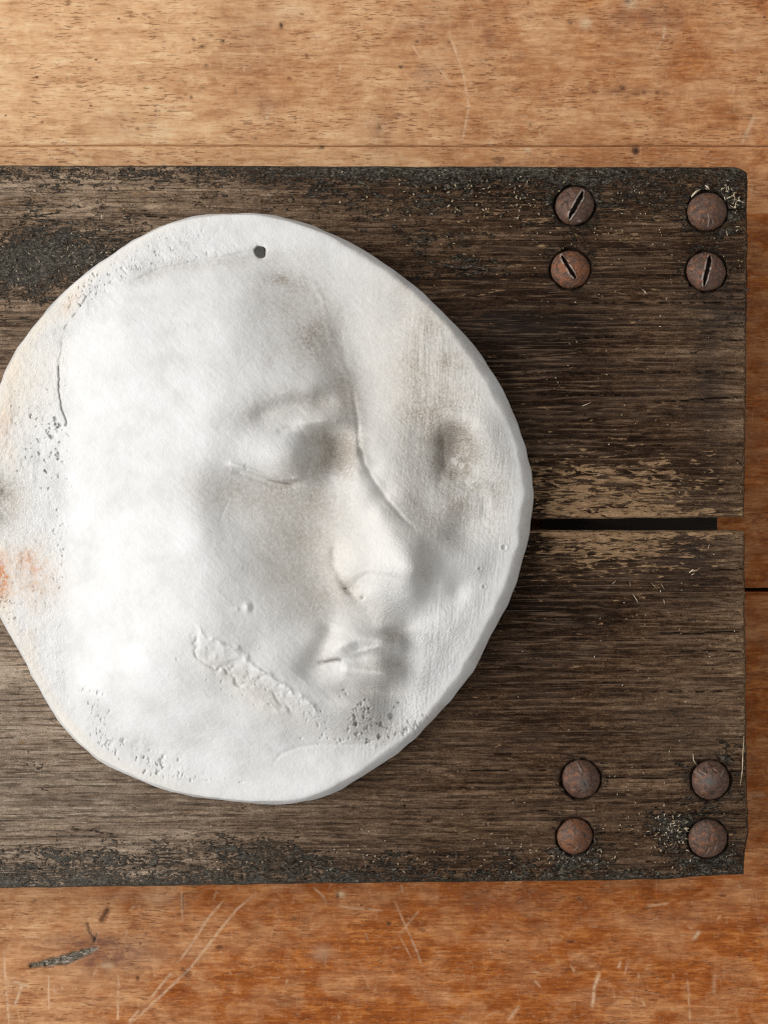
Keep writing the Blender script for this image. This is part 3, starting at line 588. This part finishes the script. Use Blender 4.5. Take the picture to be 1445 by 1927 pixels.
CP = [ # plate level
 (100,570,0),(55,700,0),(30,860,0),(30,1020,0),(45,1130,0),(110,1290,0),(200,1400,0),(330,1465,0),(480,1492,0),(620,1470,2),(740,1405,0),(820,1320,0),(880,1220,0),(930,1100,0),(965,1000,2),
 (975,900,3),(945,790,3),(900,700,0),(830,620,0),(740,550,0),(660,500,0),(560,450,0),(450,425,0),(340,445,0),(230,500,0),(160,550,0),(85,640,0),(75,780,0),(75,950,0),(85,1180,0),(860,1000,2),(860,1110,1),(840,700,2),
 (760,640,2),(700,600,1),(850,930,4),(800,820,5),
 # left edge of the relief
 (128,620,6),(108,700,8),(106,800,8),(114,900,9),(116,1020,9),(112,1140,8),(150,1270,9),(200,1345,8),(290,1405,4),
 (150,640,17),(142,760,18),(154,900,23),(162,1050,25),(162,1180,25),(195,1290,31),(290,1360,27),(390,1405,14),(480,1430,8),
 (200,555,6),(290,503,4),(380,482,4),(460,480,4),(540,505,3),(600,545,2),
 # forehead
 (230,605,38),(310,555,28),(400,535,30),(475,540,27),(540,565,18),(250,700,45),(340,640,52),(350,760,59),(430,620,53),(440,700,61),(500,620,42),(510,690,50),(560,620,27),(575,690,36),(600,600,12),(608,660,19),(632,640,3),(645,690,6),(625,720,22),(650,745,14),(672,720,2),
 (280,800,52),(230,850,43),(220,1000,42),(260,920,48),(400,780,68),
 # brow and orbit
 (480,745,61),(540,740,52),(590,738,42),(600,762,33),(560,775,42),(500,785,52),(450,800,62),(575,797,44),(610,789,42),(645,785,32),(655,805,28),(664,780,20),
 (590,825,30),(625,825,15),(640,850,12),(620,875,17),(655,840,20),(650,880,24),(600,860,28),
 # lids and under the eye
 (480,830,60),(520,835,57),(520,865,60),(555,850,54),(560,880,51),(580,850,38),(582,885,38),(440,850,62),(470,868,60),(400,840,67),(450,900,55),(500,912,46),(545,922,40),(590,920,30),(420,940,56),(500,950,44),(560,960,34),
 # cheek
 (330,860,62),(330,960,66),(380,900,68),(380,1000,80),(350,1080,82),(430,1000,66),(430,1080,78),(480,1020,56),(480,1090,66),(530,1000,42),(520,1060,48),(560,1060,36),(600,970,27),(600,1040,26),(600,1100,30),(560,1120,44),(500,1150,66),(450,1160,76),(540,1190,58),(480,1215,68),(570,1160,46),(610,1150,34),(560,1230,54),(590,1200,48),
 # nose
 (668,850,36),(674,890,42),(655,915,34),(692,922,50),(660,955,37),(716,962,58),(684,985,46),(640,1000,32),(662,1020,44),(742,1002,66),(705,1030,61),(632,1050,31),(650,1060,44),(764,1038,74),(680,1062,56),(728,1068,71),(632,1090,32),(660,1085,45),(784,1068,75),(778,1090,68),(740,1090,67),(700,1085,57),
 (682,850,27),(697,885,32),(722,930,37),(752,966,44),(778,992,48),(802,1020,44),(808,1060,34),(808,1095,30),(720,880,33),(745,920,35),(775,955,33),(705,830,28),(692,780,13),(760,880,24),(800,960,24),(755,820,18),(822,1000,30),(790,880,13),(730,770,10),(840,960,14),
 (840,1040,27),(875,1050,18),(835,1100,22),(835,1160,14),(910,1060,9),(880,1120,9),
 (700,1115,50),(745,1118,54),(780,1114,50),(800,1118,26),(725,1150,38),(760,1145,34),(788,1150,20),(690,1150,36),(655,1125,34),(668,1105,38),
 # mouth
 (700,1175,36),(735,1178,26),(765,1178,10),(650,1170,38),(620,1180,38),(625,1205,47),(650,1215,56),(685,1207,56),(718,1204,50),(745,1212,36),(735,1192,30),(765,1205,20),(792,1200,17),(830,1210,9),
 (630,1243,42),(680,1235,47),(725,1230,40),(752,1236,14),(650,1262,45),(690,1262,50),(725,1268,44),(745,1262,22),(765,1262,14),(790,1262,12),(590,1243,43),(600,1270,40),(690,1292,34),(730,1292,18),(650,1295,35),(780,1290,6),
 (655,1325,38),(695,1325,30),(730,1330,6),(700,1360,16),(655,1360,24),(600,1345,36),(740,1365,0),(690,1390,4),(620,1385,14),
 # jaw and throat
 (380,1180,84),(440,1222,76),(505,1262,66),(560,1300,52),(590,1325,44),(360,1215,76),(430,1265,62),(500,1310,52),(550,1345,38),(320,1180,76),(280,1150,66),(250,1080,58),(270,1240,64),(330,1280,64),(400,1320,54),(470,1355,42),(530,1380,28),(560,1400,12),(230,1230,44),(350,1350,40),(430,1390,26),(220,1140,46)]
def tps(X, Y):
    c = np.array(CP, float); s = 100.0
    px, py, h = c[:, 0] / s, c[:, 1] / s, c[:, 2]; n = len(c)
    def ker(r2): return 0.5 * r2 * np.log(r2 + 1e-9)
    Km = ker((px[:, None] - px) ** 2 + (py[:, None] - py) ** 2) + 0.004 * np.eye(n)
    Q = np.stack([np.ones(n), px, py], 1); A = np.block([[Km, Q], [Q.T, np.zeros((3, 3))]])
    wv = np.linalg.solve(A, np.concatenate([h, np.zeros(3)]))
    x, y = (X / s).ravel().astype(np.float32), (Y / s).ravel().astype(np.float32)
    out = wv[n] + wv[n + 1] * x + wv[n + 2] * y
    for i in range(n):
        out = out + np.float32(wv[i]) * ker((x - np.float32(px[i])) ** 2 + (y - np.float32(py[i])) ** 2)
    return out.reshape(X.shape)

def faceleft_(X, Y): return sst(145, 105, X)
def plaque():
    N = 720
    R, A = disc(N)
    ro = outline(A)
    ca, sa = np.cos(A), np.sin(A)
    rv = 4 + 13.5 * np.clip(ca * 1.25 + 0.0, 0, 1) ** 0.8                       # how far the rim flares out at its foot
    rv *= 1 - .25 * sst(.4, .75, sa)
    wob = 3.0 * (vnoise(A * 9 + 60, A * 0, 21) - .5) + 2.2 * (vnoise(A * 30 + 200, A * 0, 22) - .5)
    ri = ro - rv * (0.85 + .3 * vnoise(A * 16 + 90, A * 0 + 4, 23)) + wob * np.clip(ca * 1.5, 0.3, 1)
    X = PC[0] + R * ri * ca; Y = PC[1] - R * ri * sa
    h = np.maximum(tps(X, Y), -4); h = h * (1 + .12 * sst(700, 640, X)); 
    e = (1 - R) * ri
    h = h * sst(0, 60, e)
    L = lambda pts, wd, taper=True: line(X, Y, pts, wd, taper)
    G = lambda *a: gs(X, Y, *a)
    # edge roll
    lf = np.clip(-ca * 1.3, 0, 1)
    h -= 3.0 * np.exp(-e / 4.0) + lf * 9 * np.exp(-(e / 26) ** 1.5)
    # nose crease against the ground
    h -= 3.0 * L([(664, 740), (672, 785), (676, 840), (686, 874), (705, 908), (728, 940), (755, 972), (782, 998)], 3.2) + 0.6 * L([(640, 610), (650, 680), (664, 740)], 4)
    h += 0.8 * L([(556, 520), (590, 532), (606, 560), (612, 590)], 3) + .8 * L([(612, 590), (622, 640), (640, 680), (655, 710), (664, 760)], 4)
    # second (far) eye: hollow with crescent lips
    h -= 27 * np.exp(-(np.clip(((X - 858) / 33) ** 2 + ((Y - 852) / 42) ** 2, 0, 99)) ** 1.3 * 0.8)
    h += 11 * G(918, 840, 22, 52, -20) + 5 * G(850, 782, 36, 14) - 4 * G(829, 860, 6, 36) + 7 * G(900, 800, 24, 18)
    h += 8 * G(862, 868, 13, 12) - 6 * L([(832, 825), (828, 855), (836, 885)], 4) + 3 * L([(880, 905), (910, 910), (925, 930), (926, 965)], 6) - 2.5 * L([(868, 908), (900, 922), (914, 945), (912, 980)], 8)
    # lids
    h += 4.6 * L([(430, 872), (455, 880), (495, 893), (525, 901), (550, 903), (572, 897)], 3.2) - 6.5 * L([(436, 884), (470, 895), (505, 907), (532, 913), (566, 911)], 5.5)
    h -= 1.0 * L([(560, 812), (576, 830), (581, 855), (578, 880), (566, 898)], 3.5) + 2.5 * L([(520, 815), (545, 806), (570, 804)], 4)
    h += 2 * L([(430, 872), (462, 878)], 5)
    # brow hair roughness
    h += 3.5 * L([(548, 806), (575, 797), (610, 789), (645, 790)], 7) - 6 * L([(470, 790), (520, 768), (560, 757), (600, 752), (640, 765)], 11) + 4 * G(600, 715, 40, 14) + 3 * G(600, 792, 36, 9) - 14 * G(626, 845, 23, 29) + 9 * G(532, 856, 34, 26, 15) - 3.5 * L([(570, 812), (582, 835), (583, 862), (574, 892)], 3.5) + 5 * G(610, 796, 34, 7)
    # nose base arc, nostril
    h += .6 * L([(660, 1092), (672, 1078), (700, 1070), (740, 1077), (775, 1090), (790, 1102)], 3) - 1.0 * L([(664, 1098), (690, 1080), (735, 1086), (770, 1099)], 3)
    h -= 5 * G(657, 1103, 9, 8, 30) + 4 * G(682, 1124, 3, 3) + 2 * L([(640, 1075), (650, 1100), (672, 1128), (700, 1152)], 6)
    h -= 9 * G(799, 1068, 6, 13, 5)
    h += 3 * G(722, 1042, 50, 30) - 4.5 * L([(630, 1020), (628, 1060), (646, 1098), (672, 1128)], 6)
    h += 7 * sst(799, 786, X) * sst(715, 775, X) * np.exp(-((Y - 1058) / 42) ** 4)
    # mouth
    mj = 2 * (vnoise(X / 6, Y / 6, 17) - .5)
    h -= 6 * line(X, Y + mj, [(598, 1249), (608, 1246), (624, 1243), (646, 1240)], 2.8)
    h -= 9 * L([(628, 1172), (614, 1205), (594, 1238), (566, 1276)], 13)
    h += 9 * L([(626, 1230), (645, 1212), (672, 1201), (705, 1202), (742, 1208)], 8.5) + 2.8 * line(X, Y + mj * 2, [(668, 1230), (692, 1222), (712, 1217), (742, 1219)], 3)
    h -= 4.0 * L([(640, 1243), (680, 1238), (720, 1234), (752, 1236)], 6)
    h += 9 * L([(640, 1258), (670, 1263), (700, 1267), (742, 1270)], 8) - 10 * G(690, 1300, 42, 11) - 3 * G(600, 1268, 14, 16)
    h -= 10 * G(738, 1190, 22, 7, -10) + 6 * G(750, 1248, 11, 8, -20) + 5 * sst(752, 768, X) * np.exp(-((Y - 1238) / 44) ** 4) * sst(800, 775, X)
    # jaw seam: two torn lips with a rough hollow between
    rgh = 1 + 1.0 * (vnoise(X / 7, Y / 7, 13) - .5)
    Xj = X + 13 * (vnoise(X / 15, Y / 15, 63) - .5); Yj = Y + 13 * (vnoise(X / 15, Y / 15, 48) - .5)
    LJ = lambda pts, wd: line(Xj, Yj, pts, wd)
    brk = .35 + 1.1 * vnoise(X / 22, Y / 22, 49)
    h += brk * rgh * 3.8 * LJ([(372, 1188), (395, 1203), (425, 1215), (460, 1238), (505, 1266), (540, 1292), (575, 1318), (606, 1346)], 4.0)
    h -= brk * rgh * (3.4 * LJ([(364, 1188), (374, 1202), (364, 1214), (372, 1232), (402, 1254), (436, 1272), (470, 1300)], 3.2) + 2.6 * LJ([(384, 1218), (430, 1242), (480, 1274), (522, 1304), (566, 1338)], 10))
    h += brk * 1.4 * LJ([(392, 1256), (440, 1284), (500, 1322), (545, 1346)], 4) - 3 * LJ([(508, 1300), (530, 1322), (545, 1338)], 3)
    h += .35 * fbm((X + .9 * Y) / 30, (Y - .9 * X) / 8, 55, 3) * sst(20, 60, e) * (1 - .5 * faceleft_(X, Y))
    h += 0.5 * fbm(X / 12, Y / 9, 37, 3) * np.clip(L([(380, 1225), (460, 1275), (540, 1325), (580, 1350)], 22) * 1.5, 0, 1)
    h -= 1.2 * L([(512, 1438), (530, 1418), (560, 1406), (600, 1400), (640, 1401), (690, 1400)], 2.6); h += 4 * G(600, 1452, 70, 36)
    h += 4.5 * G(466, 1143, 5, 5.5) - 3 * G(475, 1143, 3.5, 5); h += 1.5 * G(447, 1146, 3, 3)
    h -= .5 * L([(430, 942), (420, 965), (414, 985)], 2); h += 0.35 * np.exp(-((np.hypot(X - 520, Y - 1022) - 22) / 6) ** 2)
    # circle of the pink boss, right ground dents
    for cx, cy, rr_, dd in ((948, 1030, 6, 4), (902, 1070, 4, 3), (910, 1104, 4, 4), (824, 1096, 4, 2)): h -= dd * G(cx, cy, rr_ * .6, rr_ * .6); h += dd * .5 * np.exp(-((np.hypot(X - cx, Y - cy) - rr_) / 2) ** 2)
    h -= 4 * G(680, 473, 12, 5, 30)
    h -= 24 * G(2, 948, 26, 28); h += 2.0 * G(5, 945, 26, 26) * fbm(X / 9, Y / 9, 2, 3)
    # crack at the hairline
    jx = 5 * (vnoise(X * 0 + 3, Y / 22, 15) - .5) + 2.5 * (vnoise(X * 0 + 3, Y / 7, 16) - .5)
    C1 = line(X + jx, Y, [(186, 536), (165, 558), (150, 580), (128, 612), (117, 640)], 1.25); C2 = line(X + jx, Y, [(112, 690), (113, 740), (120, 778), (126, 800)], 1.25, False)
    C3 = .45 * line(X + jx, Y, [(118, 640), (112, 690)], 1.6, False)
    CR = np.maximum(np.maximum(C1 * (.25 + .5 * sst(.35, .7, vnoise(X / 11, Y / 11, 29))), C2), C3)
    h -= 4.5 * CR
    h += 2.2 * L([(480, 466), (400, 482), (300, 500), (230, 530), (185, 560)], 4) - 2.0 * L([(478, 474), (400, 488), (300, 508), (235, 538)], 3)
    # general surface
    h += 1.6 * fbm(X / 130, Y / 130, 1, 3) + 0.45 * fbm(X / 26, Y / 26, 5, 3)
    faceleft = sst(145, 105, X) * sst(530, 600, Y) * sst(1370, 1290, Y)
    band = np.clip(faceleft + L([(110, 640), (170, 560), (250, 500), (350, 455), (430, 440)], 26) * .9 + L([(120, 1290), (200, 1370), (290, 1430), (380, 1465)], 22) * .6, 0, 1)
    h += band * 1.5 * fbm(X / 9, Y / 11, 8, 3)
    right = sst(690, 760, X - 0.12 * (1000 - Y)) * sst(6, 25, e)
    right = np.clip(right, 0, 1)
    h += right * 0.35 * fbm((X + .10 * Y) / 4.5, Y / 160, 10, 2)
    # pits
    pits = np.zeros_like(h); Xw = X + 7 * (vnoise(X / 5, Y / 5, 61) - .5); Yw_ = Y + 7 * (vnoise(X / 5, Y / 5, 62) - .5)
    pr = random.Random(3)
    def scatter(n, cx, cy, sx, sy, r0, r1, rot=0, dep=1.5):
        c, s = math.cos(math.radians(rot)), math.sin(math.radians(rot))
        for _ in range(n):
            u, v = pr.gauss(0, sx), pr.gauss(0, sy); x0, y0 = cx + u * c - v * s, cy + u * s + v * c; r = pr.uniform(r0, r1)
            b = (np.abs(X - x0) < 4 * r) & (np.abs(Y - y0) < 4 * r)
            if b.any():
                q = np.exp(-(((Xw[b] - x0) ** 2 + (Yw_[b] - y0) ** 2) / (r * r)) ** 1.5); pits[b] = np.maximum(pits[b], q * dep * r)
    scatter(34, 98, 840, 15, 48, 1.4, 3.2); scatter(22, 60, 800, 28, 70, 1.2, 2.2); scatter(20, 118, 980, 8, 90, 1.2, 2.4)
    scatter(60, 230, 515, 75, 10, 1.2, 2.4, -32); scatter(30, 330, 490, 70, 4, 1.2, 2.0, -10); scatter(26, 175, 540, 25, 8, 1.4, 2.8, -45)
    scatter(40, 690, 1352, 40, 22, 1.4, 3.8); scatter(26, 770, 1372, 28, 7, 1.4, 3.0, -30); scatter(18, 650, 1385, 40, 10, 1.3, 2.6)
    scatter(26, 190, 1350, 12, 30, 1.3, 2.6, -20); scatter(22, 290, 1430, 22, 11, 1.3, 3.2, 20); scatter(26, 360, 1465, 30, 4, 1.0, 1.9, 8); scatter(20, 205, 1400, 18, 10, 1.2, 2.2, 40)
    scatter(22, 60, 1100, 35, 40, 1.0, 1.8); scatter(16, 15, 1150, 10, 20, 1.2, 2.6); scatter(40, 560, 1330, 70, 12, 1.2, 2.0, 30); scatter(14, 440, 1300, 40, 8, 1.0, 1.8, 32)
    for x0, y0, r in ((111, 800, 4.6), (98, 821, 4.2), (110, 855, 3.8), (88, 888, 3.2), (112, 862, 3.2), (106, 788, 3.4), (59, 785, 2.6), (694, 1332, 3.4), (668, 1362, 4.8), (666, 1348, 3.2), (686, 1350, 3), (764, 1372, 3.2), (713, 1386, 3.6), (692, 1395, 3),
                      (683, 1124, 2.4), (650, 1107, 2.6), (231, 1394, 3), (270, 1424, 3.2), (258, 1427, 2.6), (466, 884, 1.8), (680, 474, 3.2), (997, 962, 2.6)):
        b = (np.abs(X - x0) < 20) & (np.abs(Y - y0) < 20); q = np.exp(-(((Xw[b] - x0) ** 2 + (Yw_[b] - y0) ** 2) / (r * r)) ** 1.5); pits[b] = np.maximum(pits[b], q * 1.8 * r)
    h -= pits * .8
    # hanging hole, bored through
    dh = np.hypot(X - 490, (Y - 474) * 1.02) + 4.5 * (vnoise(X / 7, Y / 7, 6) - .5); hole = sst(12.5, 10.3, dh); h -= 44 * hole; h -= 1.0 * np.exp(-((dh - 14) / 5) ** 2)
    z = PT + h
    # ---- patina; dirt also paints in shade of sockets, creases and slopes
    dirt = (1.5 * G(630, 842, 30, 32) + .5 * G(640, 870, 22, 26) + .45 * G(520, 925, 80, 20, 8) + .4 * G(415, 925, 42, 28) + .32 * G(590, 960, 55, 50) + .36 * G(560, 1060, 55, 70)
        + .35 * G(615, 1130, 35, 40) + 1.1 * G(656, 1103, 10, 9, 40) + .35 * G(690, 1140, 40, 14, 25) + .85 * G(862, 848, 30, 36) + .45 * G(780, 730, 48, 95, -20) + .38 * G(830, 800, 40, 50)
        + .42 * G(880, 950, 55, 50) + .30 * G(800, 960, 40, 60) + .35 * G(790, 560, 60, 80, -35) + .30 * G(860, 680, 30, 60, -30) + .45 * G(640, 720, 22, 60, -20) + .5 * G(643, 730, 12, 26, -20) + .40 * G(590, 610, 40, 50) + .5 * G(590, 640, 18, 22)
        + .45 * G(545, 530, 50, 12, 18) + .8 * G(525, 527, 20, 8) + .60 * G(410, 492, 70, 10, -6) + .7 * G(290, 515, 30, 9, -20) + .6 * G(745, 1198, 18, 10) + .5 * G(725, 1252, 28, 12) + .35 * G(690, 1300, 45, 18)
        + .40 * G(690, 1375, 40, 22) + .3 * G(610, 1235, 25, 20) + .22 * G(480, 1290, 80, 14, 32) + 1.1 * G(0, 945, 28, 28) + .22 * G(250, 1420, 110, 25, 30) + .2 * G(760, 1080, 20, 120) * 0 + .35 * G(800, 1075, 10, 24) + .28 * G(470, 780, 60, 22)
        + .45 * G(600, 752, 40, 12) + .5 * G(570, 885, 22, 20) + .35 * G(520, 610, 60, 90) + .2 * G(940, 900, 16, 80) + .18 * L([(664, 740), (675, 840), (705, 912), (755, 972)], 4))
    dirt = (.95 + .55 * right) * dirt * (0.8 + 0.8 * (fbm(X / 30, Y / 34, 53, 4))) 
    rimr = sst(5, 0, e) * np.clip(ca, 0, 1) * .2
    for cx, cy, r in ((627, 900, 8), (633, 908, 6), (622, 911, 5), (641, 899, 5), (855, 868, 9), (862, 858, 6), (868, 876, 7)):
        q = sst(r + 1.5, r - 1.5, np.hypot(X - cx, Y - cy) + 3 * vnoise(X / 3, Y / 3, 11)); dirt = dirt * (1 - q * .9)
    dirt = np.clip(dirt + rimr, 0, 1.2)
    orange = .85 * G(0, 1085, 14, 34) + .42 * G(65, 1095, 36, 42) + .25 * G(50, 1050, 30, 24) + .42 * G(135, 572, 9, 22, 35) + .40 * G(12, 790, 10, 28, 10) + .22 * G(15, 850, 14, 25) + .25 * G(57, 1190, 6, 7) + .22 * G(62, 1215, 10, 22) + .12 * G(25, 700, 30, 50)
    orange = np.clip(orange * (.7 + .9 * vnoise(X / 13, Y / 16, 45)), 0, 1)
    warm = np.clip(.6 * sst(30, 5, e) * lf + .5 * G(40, 720, 50, 90, 25) + .5 * G(15, 940, 30, 50) + .35 * G(480, 1310, 90, 20, 32) + .5 * G(800, 700, 100, 200) + .35 * G(620, 1050, 90, 90), 0, .8)
    darkm = np.clip(np.maximum(np.maximum(.22 * CR, .34 * sst(2.6, 7.0, pits)), .05 * hole) + .75 * line(X, Y + mj, [(606, 1246), (622, 1243), (645, 1241)], 1.8), 0, 1)
    darkm = np.maximum(darkm, .5 * line(X, Y, [(500, 902), (525, 908), (548, 911)], 1.3))
    rough = np.clip(band * .42 + .5 * right * sst(-.3, .4, fbm(X / 60, Y / 60, 3, 2)) + .7 * G(690, 1360, 60, 26) + .2 * G(480, 1285, 90, 16, 32) + .25 * G(500, 850, 60, 30) + .8 * G(5, 945, 36, 34), 0, 1)
    stri = np.clip(right * 1.0 + .3 * faceleft, 0, 1)
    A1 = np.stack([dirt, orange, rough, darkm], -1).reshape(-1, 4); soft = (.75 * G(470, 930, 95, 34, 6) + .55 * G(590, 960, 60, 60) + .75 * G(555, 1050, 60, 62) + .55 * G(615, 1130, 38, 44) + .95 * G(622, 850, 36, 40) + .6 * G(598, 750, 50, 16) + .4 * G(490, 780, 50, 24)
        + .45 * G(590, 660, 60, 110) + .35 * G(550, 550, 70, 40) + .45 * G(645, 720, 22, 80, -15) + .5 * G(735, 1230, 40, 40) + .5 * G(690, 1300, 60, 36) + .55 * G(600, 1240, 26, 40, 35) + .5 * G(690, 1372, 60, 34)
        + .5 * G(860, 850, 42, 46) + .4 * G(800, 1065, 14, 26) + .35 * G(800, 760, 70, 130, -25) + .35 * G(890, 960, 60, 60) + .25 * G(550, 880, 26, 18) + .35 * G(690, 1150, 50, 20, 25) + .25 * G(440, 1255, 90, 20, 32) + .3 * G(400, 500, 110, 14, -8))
    soft = np.clip(soft * (1 + .45 * fbm(X / 45, Y / 45, 58, 4)), 0, 1)  # dust in recesses, with the shade of slopes facing off the window painted in
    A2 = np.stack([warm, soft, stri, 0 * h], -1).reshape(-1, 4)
    x, y, zz = P(X, Y, z)
    bx, by, _ = P(PC[0], PC[1], 0)
    V = np.stack([x - bx, y - by, zz], -1).reshape(-1, 3); F = grid_faces(N, N)
    sk = grid_skirt(N, N, 0)
    As = A.ravel()[sk]; ros = ro.ravel()[sk]; ris = ri.ravel()[sk]; zt = z.ravel()[sk]
    Vs, Fs, prev, n0 = [V], [F], sk, len(V)
    rows = [(0.18, .93), (0.45, .80), (0.72, .58), (0.90, .32), (1.0, .12), (1.0, .04), (0.9, 0.0)]
    nx = np.roll(np.arange(len(sk)), -1); at1, at2 = [A1], [A2]
    for fr, fz in rows:
        zz_ = zt * fz + 2.5 * (1 - fz) * 0 + 1.0
        rad = ris + (ros - ris) * fr + 2.4 * (vnoise(As * 22 + 50, np.full_like(As, fr * 4), 25) - .5) * (fr > 0)
        X2 = PC[0] + rad * np.cos(As); Y2 = PC[1] - rad * np.sin(As)
        xx, yy, z2 = P(X2, Y2, zz_)
        Vs.append(np.stack([xx - bx, yy - by, z2], -1)); idx = np.arange(len(sk)) + n0; n0 += len(sk)
        Fs.append(np.stack([prev, prev[nx], idx[nx], idx], -1)); prev = idx
        a = A1[sk].copy(); a[:, 0] = .10 + .35 * sst(.55, .8, vnoise(As * 12 + 70, As * 0, 27)); at1.append(a); at2.append(A2[sk] * 0)
    # closed underside
    Vs.append(np.array([[0, 0, 1.0 * K]])); 
    Fall = np.vstack(Fs)[:, ::-1]
    ctr = n0
    tri = np.stack([prev, prev[nx], np.full(len(sk), ctr), np.full(len(sk), ctr)], -1)
    at1.append(A1[:1]); at2.append(A2[:1])
    me = mesh('face_plaque', np.vstack(Vs), Fall, MW, {'patina_and_shade': np.vstack(at1), 'patina_and_shade_two': np.vstack(at2)})
    o = link(bpy.data.objects.new('face_plaque', me), label='round white plaster plaque with the relief of a sleeping face, resting on the dark planks', category='plaster plaque')
    o.location = (bx, by, 0.8 * K)
    return o
plaque()

# ================================================================== LOOSE DEBRIS
def fibre_mesh(paths):
    V, F = [], []
    for pts, r in paths:
        base = len(V)
        for i, (x, y, z) in enumerate(pts):
            q = pts[min(i + 1, len(pts) - 1)]; p = pts[max(i - 1, 0)]
            dx, dy = q[0] - p[0], q[1] - p[1]; l = math.hypot(dx, dy) or 1; nx, ny = -dy / l, dx / l
            rr = r * (0.45 if i in (0, len(pts) - 1) else 1)
            for a in range(4):
                ca, sa = math.cos(a * math.pi / 2), math.sin(a * math.pi / 2)
                V.append(P(x + nx * rr * ca, y + ny * rr * ca, z + rr * sa))
        n = len(pts)
        for i in range(n - 1):
            for a in range(4):
                b = (a + 1) % 4; F.append((base + i * 4 + a, base + i * 4 + b, base + i * 4 + 4 + b, base + i * 4 + 4 + a))
        F.append(tuple(base + a for a in range(4))[::-1]); F.append(tuple(base + (n - 1) * 4 + a for a in range(4)))
    return V, F
def mat_debris(name, c0, c1):
    m = M(name); return m.done(m.ramp(m.noise(0.12, 2), [(0.4, c0), (0.6, c1)]), 0.7, None, 0.3)
MS = mat_debris('pale_fibre', (0.42, 0.33, 0.20), (0.68, 0.58, 0.42)); MK = mat_debris('dark_bits', (0.03, 0.025, 0.02), (0.16, 0.13, 0.10))
r = random.Random(21)
named = [([(1300, 371), (1304, 366), (1309, 361), (1317, 356)], 2.0), ([(1326, 349), (1331, 352), (1334, 357)], 2.0), ([(1327, 354), (1330, 357)], 1.2), ([(1365, 346), (1366, 358)], 1.4), ([(1369, 350), (1371, 358)], 1.4),
         ([(1362, 370), (1364, 377)], 1.5), ([(1366, 374), (1372, 371), (1379, 369)], 1.0), ([(1378, 362), (1382, 372), (1379, 384)], .8), ([(1366, 434), (1368, 444)], 1.6), ([(1384, 427), (1391, 426)], 1.3),
         ([(1303, 1417), (1304, 1430), (1310, 1440)], .8), ([(1399, 1385), (1397, 1420), (1396, 1450), (1392, 1478)], .9), ([(1298, 1616), (1298, 1622)], 1.8), ([(1190, 1118), (1197, 1128), (1200, 1134)], .9),
         ([(1095, 764), (1103, 761), (1112, 757)], .8), ([(1152, 1099), (1158, 1093)], .9), ([(1184, 1095), (1186, 1102)], .9), ([(1296, 1078), (1302, 1073), (1312, 1074)], 1.5), ([(1300, 1082), (1306, 1079)], 1.3),
         ([(1225, 1097), (1235, 1108)], .7), ([(1243, 1098), (1250, 1110)], .7), ([(1248, 1128), (1250, 1137)], 1.0), ([(1331, 1035), (1334, 1024)], .8), ([(1197, 1155), (1199, 1160)], .8), ([(1212, 550), (1218, 553)], 1.1),
         ([(1208, 545), (1214, 549), (1212, 554)], .8), ([(842, 389), (847, 385)], 2.2), ([(850, 380), (852, 376)], 1.8), ([(886, 348), (888, 352)], 1.8), ([(915, 342), (917, 338)], 1.4), ([(970, 371), (973, 374)], 1.8), ([(855, 348), (859, 352)], 2.2)]
paths = [([(x, y, 3.5 + w_) for x, y in p], w_) for p, w_ in named]
def rnd(n, cx, cy, sx, sy, l0, l1, w0, w1, zz=3.0):
    for _ in range(n):
        x, y = r.gauss(cx, sx), r.gauss(cy, sy)
        if not (318 < y < 968 or 1004 < y < 1640) or x > 1398: continue
        if any(math.hypot(x - b[0], y - b[1]) < b[2] + 3 for b in BOLTS): continue
        a = r.uniform(0, math.pi); l = r.uniform(l0, l1); c = r.uniform(-.8, .8); wd = r.uniform(w0, w1)
        paths.append(([(x, y, zz + wd), (x + l * .5 * math.cos(a), y + l * .5 * math.sin(a), zz + wd + .6), (x + l * .5 * math.cos(a) + l * .5 * math.cos(a + c), y + l * .5 * math.sin(a) + l * .5 * math.sin(a + c), zz + wd)], wd))
rnd(60, 1265, 1562, 26, 16, 2, 9, .5, 1.2); rnd(40, 1085, 1605, 40, 12, 2, 8, .4, 1.0); rnd(30, 1378, 372, 12, 18, 3, 9, .5, 1.1); rnd(90, 900, 375, 120, 28, 2, 6, .5, 1.2)
rnd(160, 1200, 1000, 180, 420, 1.2, 4, .4, .9); rnd(140, 600, 1620, 420, 26, 2, 6, .4, 1.0); rnd(90, 160, 480, 130, 40, 2, 6, .5, 1.0); rnd(80, 1180, 430, 150, 70, 1.5, 5, .4, 1.0); rnd(60, 1200, 1520, 130, 60, 1.5, 5, .4, .9)
V, F = fibre_mesh(paths); o = link(bpy.data.objects.new('wood_fibres', mesh('wood_fibres', V, F, MS)), kind='stuff', label='pale straw-like fibres and specks scattered over the dark planks')
paths2 = []
paths = paths2
rnd(260, 600, 1622, 460, 18, 2, 8, .8, 1.8, 2.5); rnd(160, 150, 480, 140, 36, 2, 8, .8, 1.8, 2.5); rnd(160, 900, 360, 300, 28, 2, 8, .7, 1.7, 2.5); rnd(70, 1080, 1600, 35, 14, 2, 8, .6, 1.5, 2.5); rnd(60, 1268, 1565, 30, 20, 2, 8, .6, 1.5, 2.5)
paths.append(([(1396, 547, -3), (1404, 546, -2), (1410, 543, -3)], 2.2)); paths.append(([(1404, 546, -2), (1407, 550, -3)], 1.6))
V, F = fibre_mesh(paths); o = link(bpy.data.objects.new('crust_crumbs', mesh('crust_crumbs', V, F, MK)), kind='stuff', label='dark crumbs of crust along the plank edges')
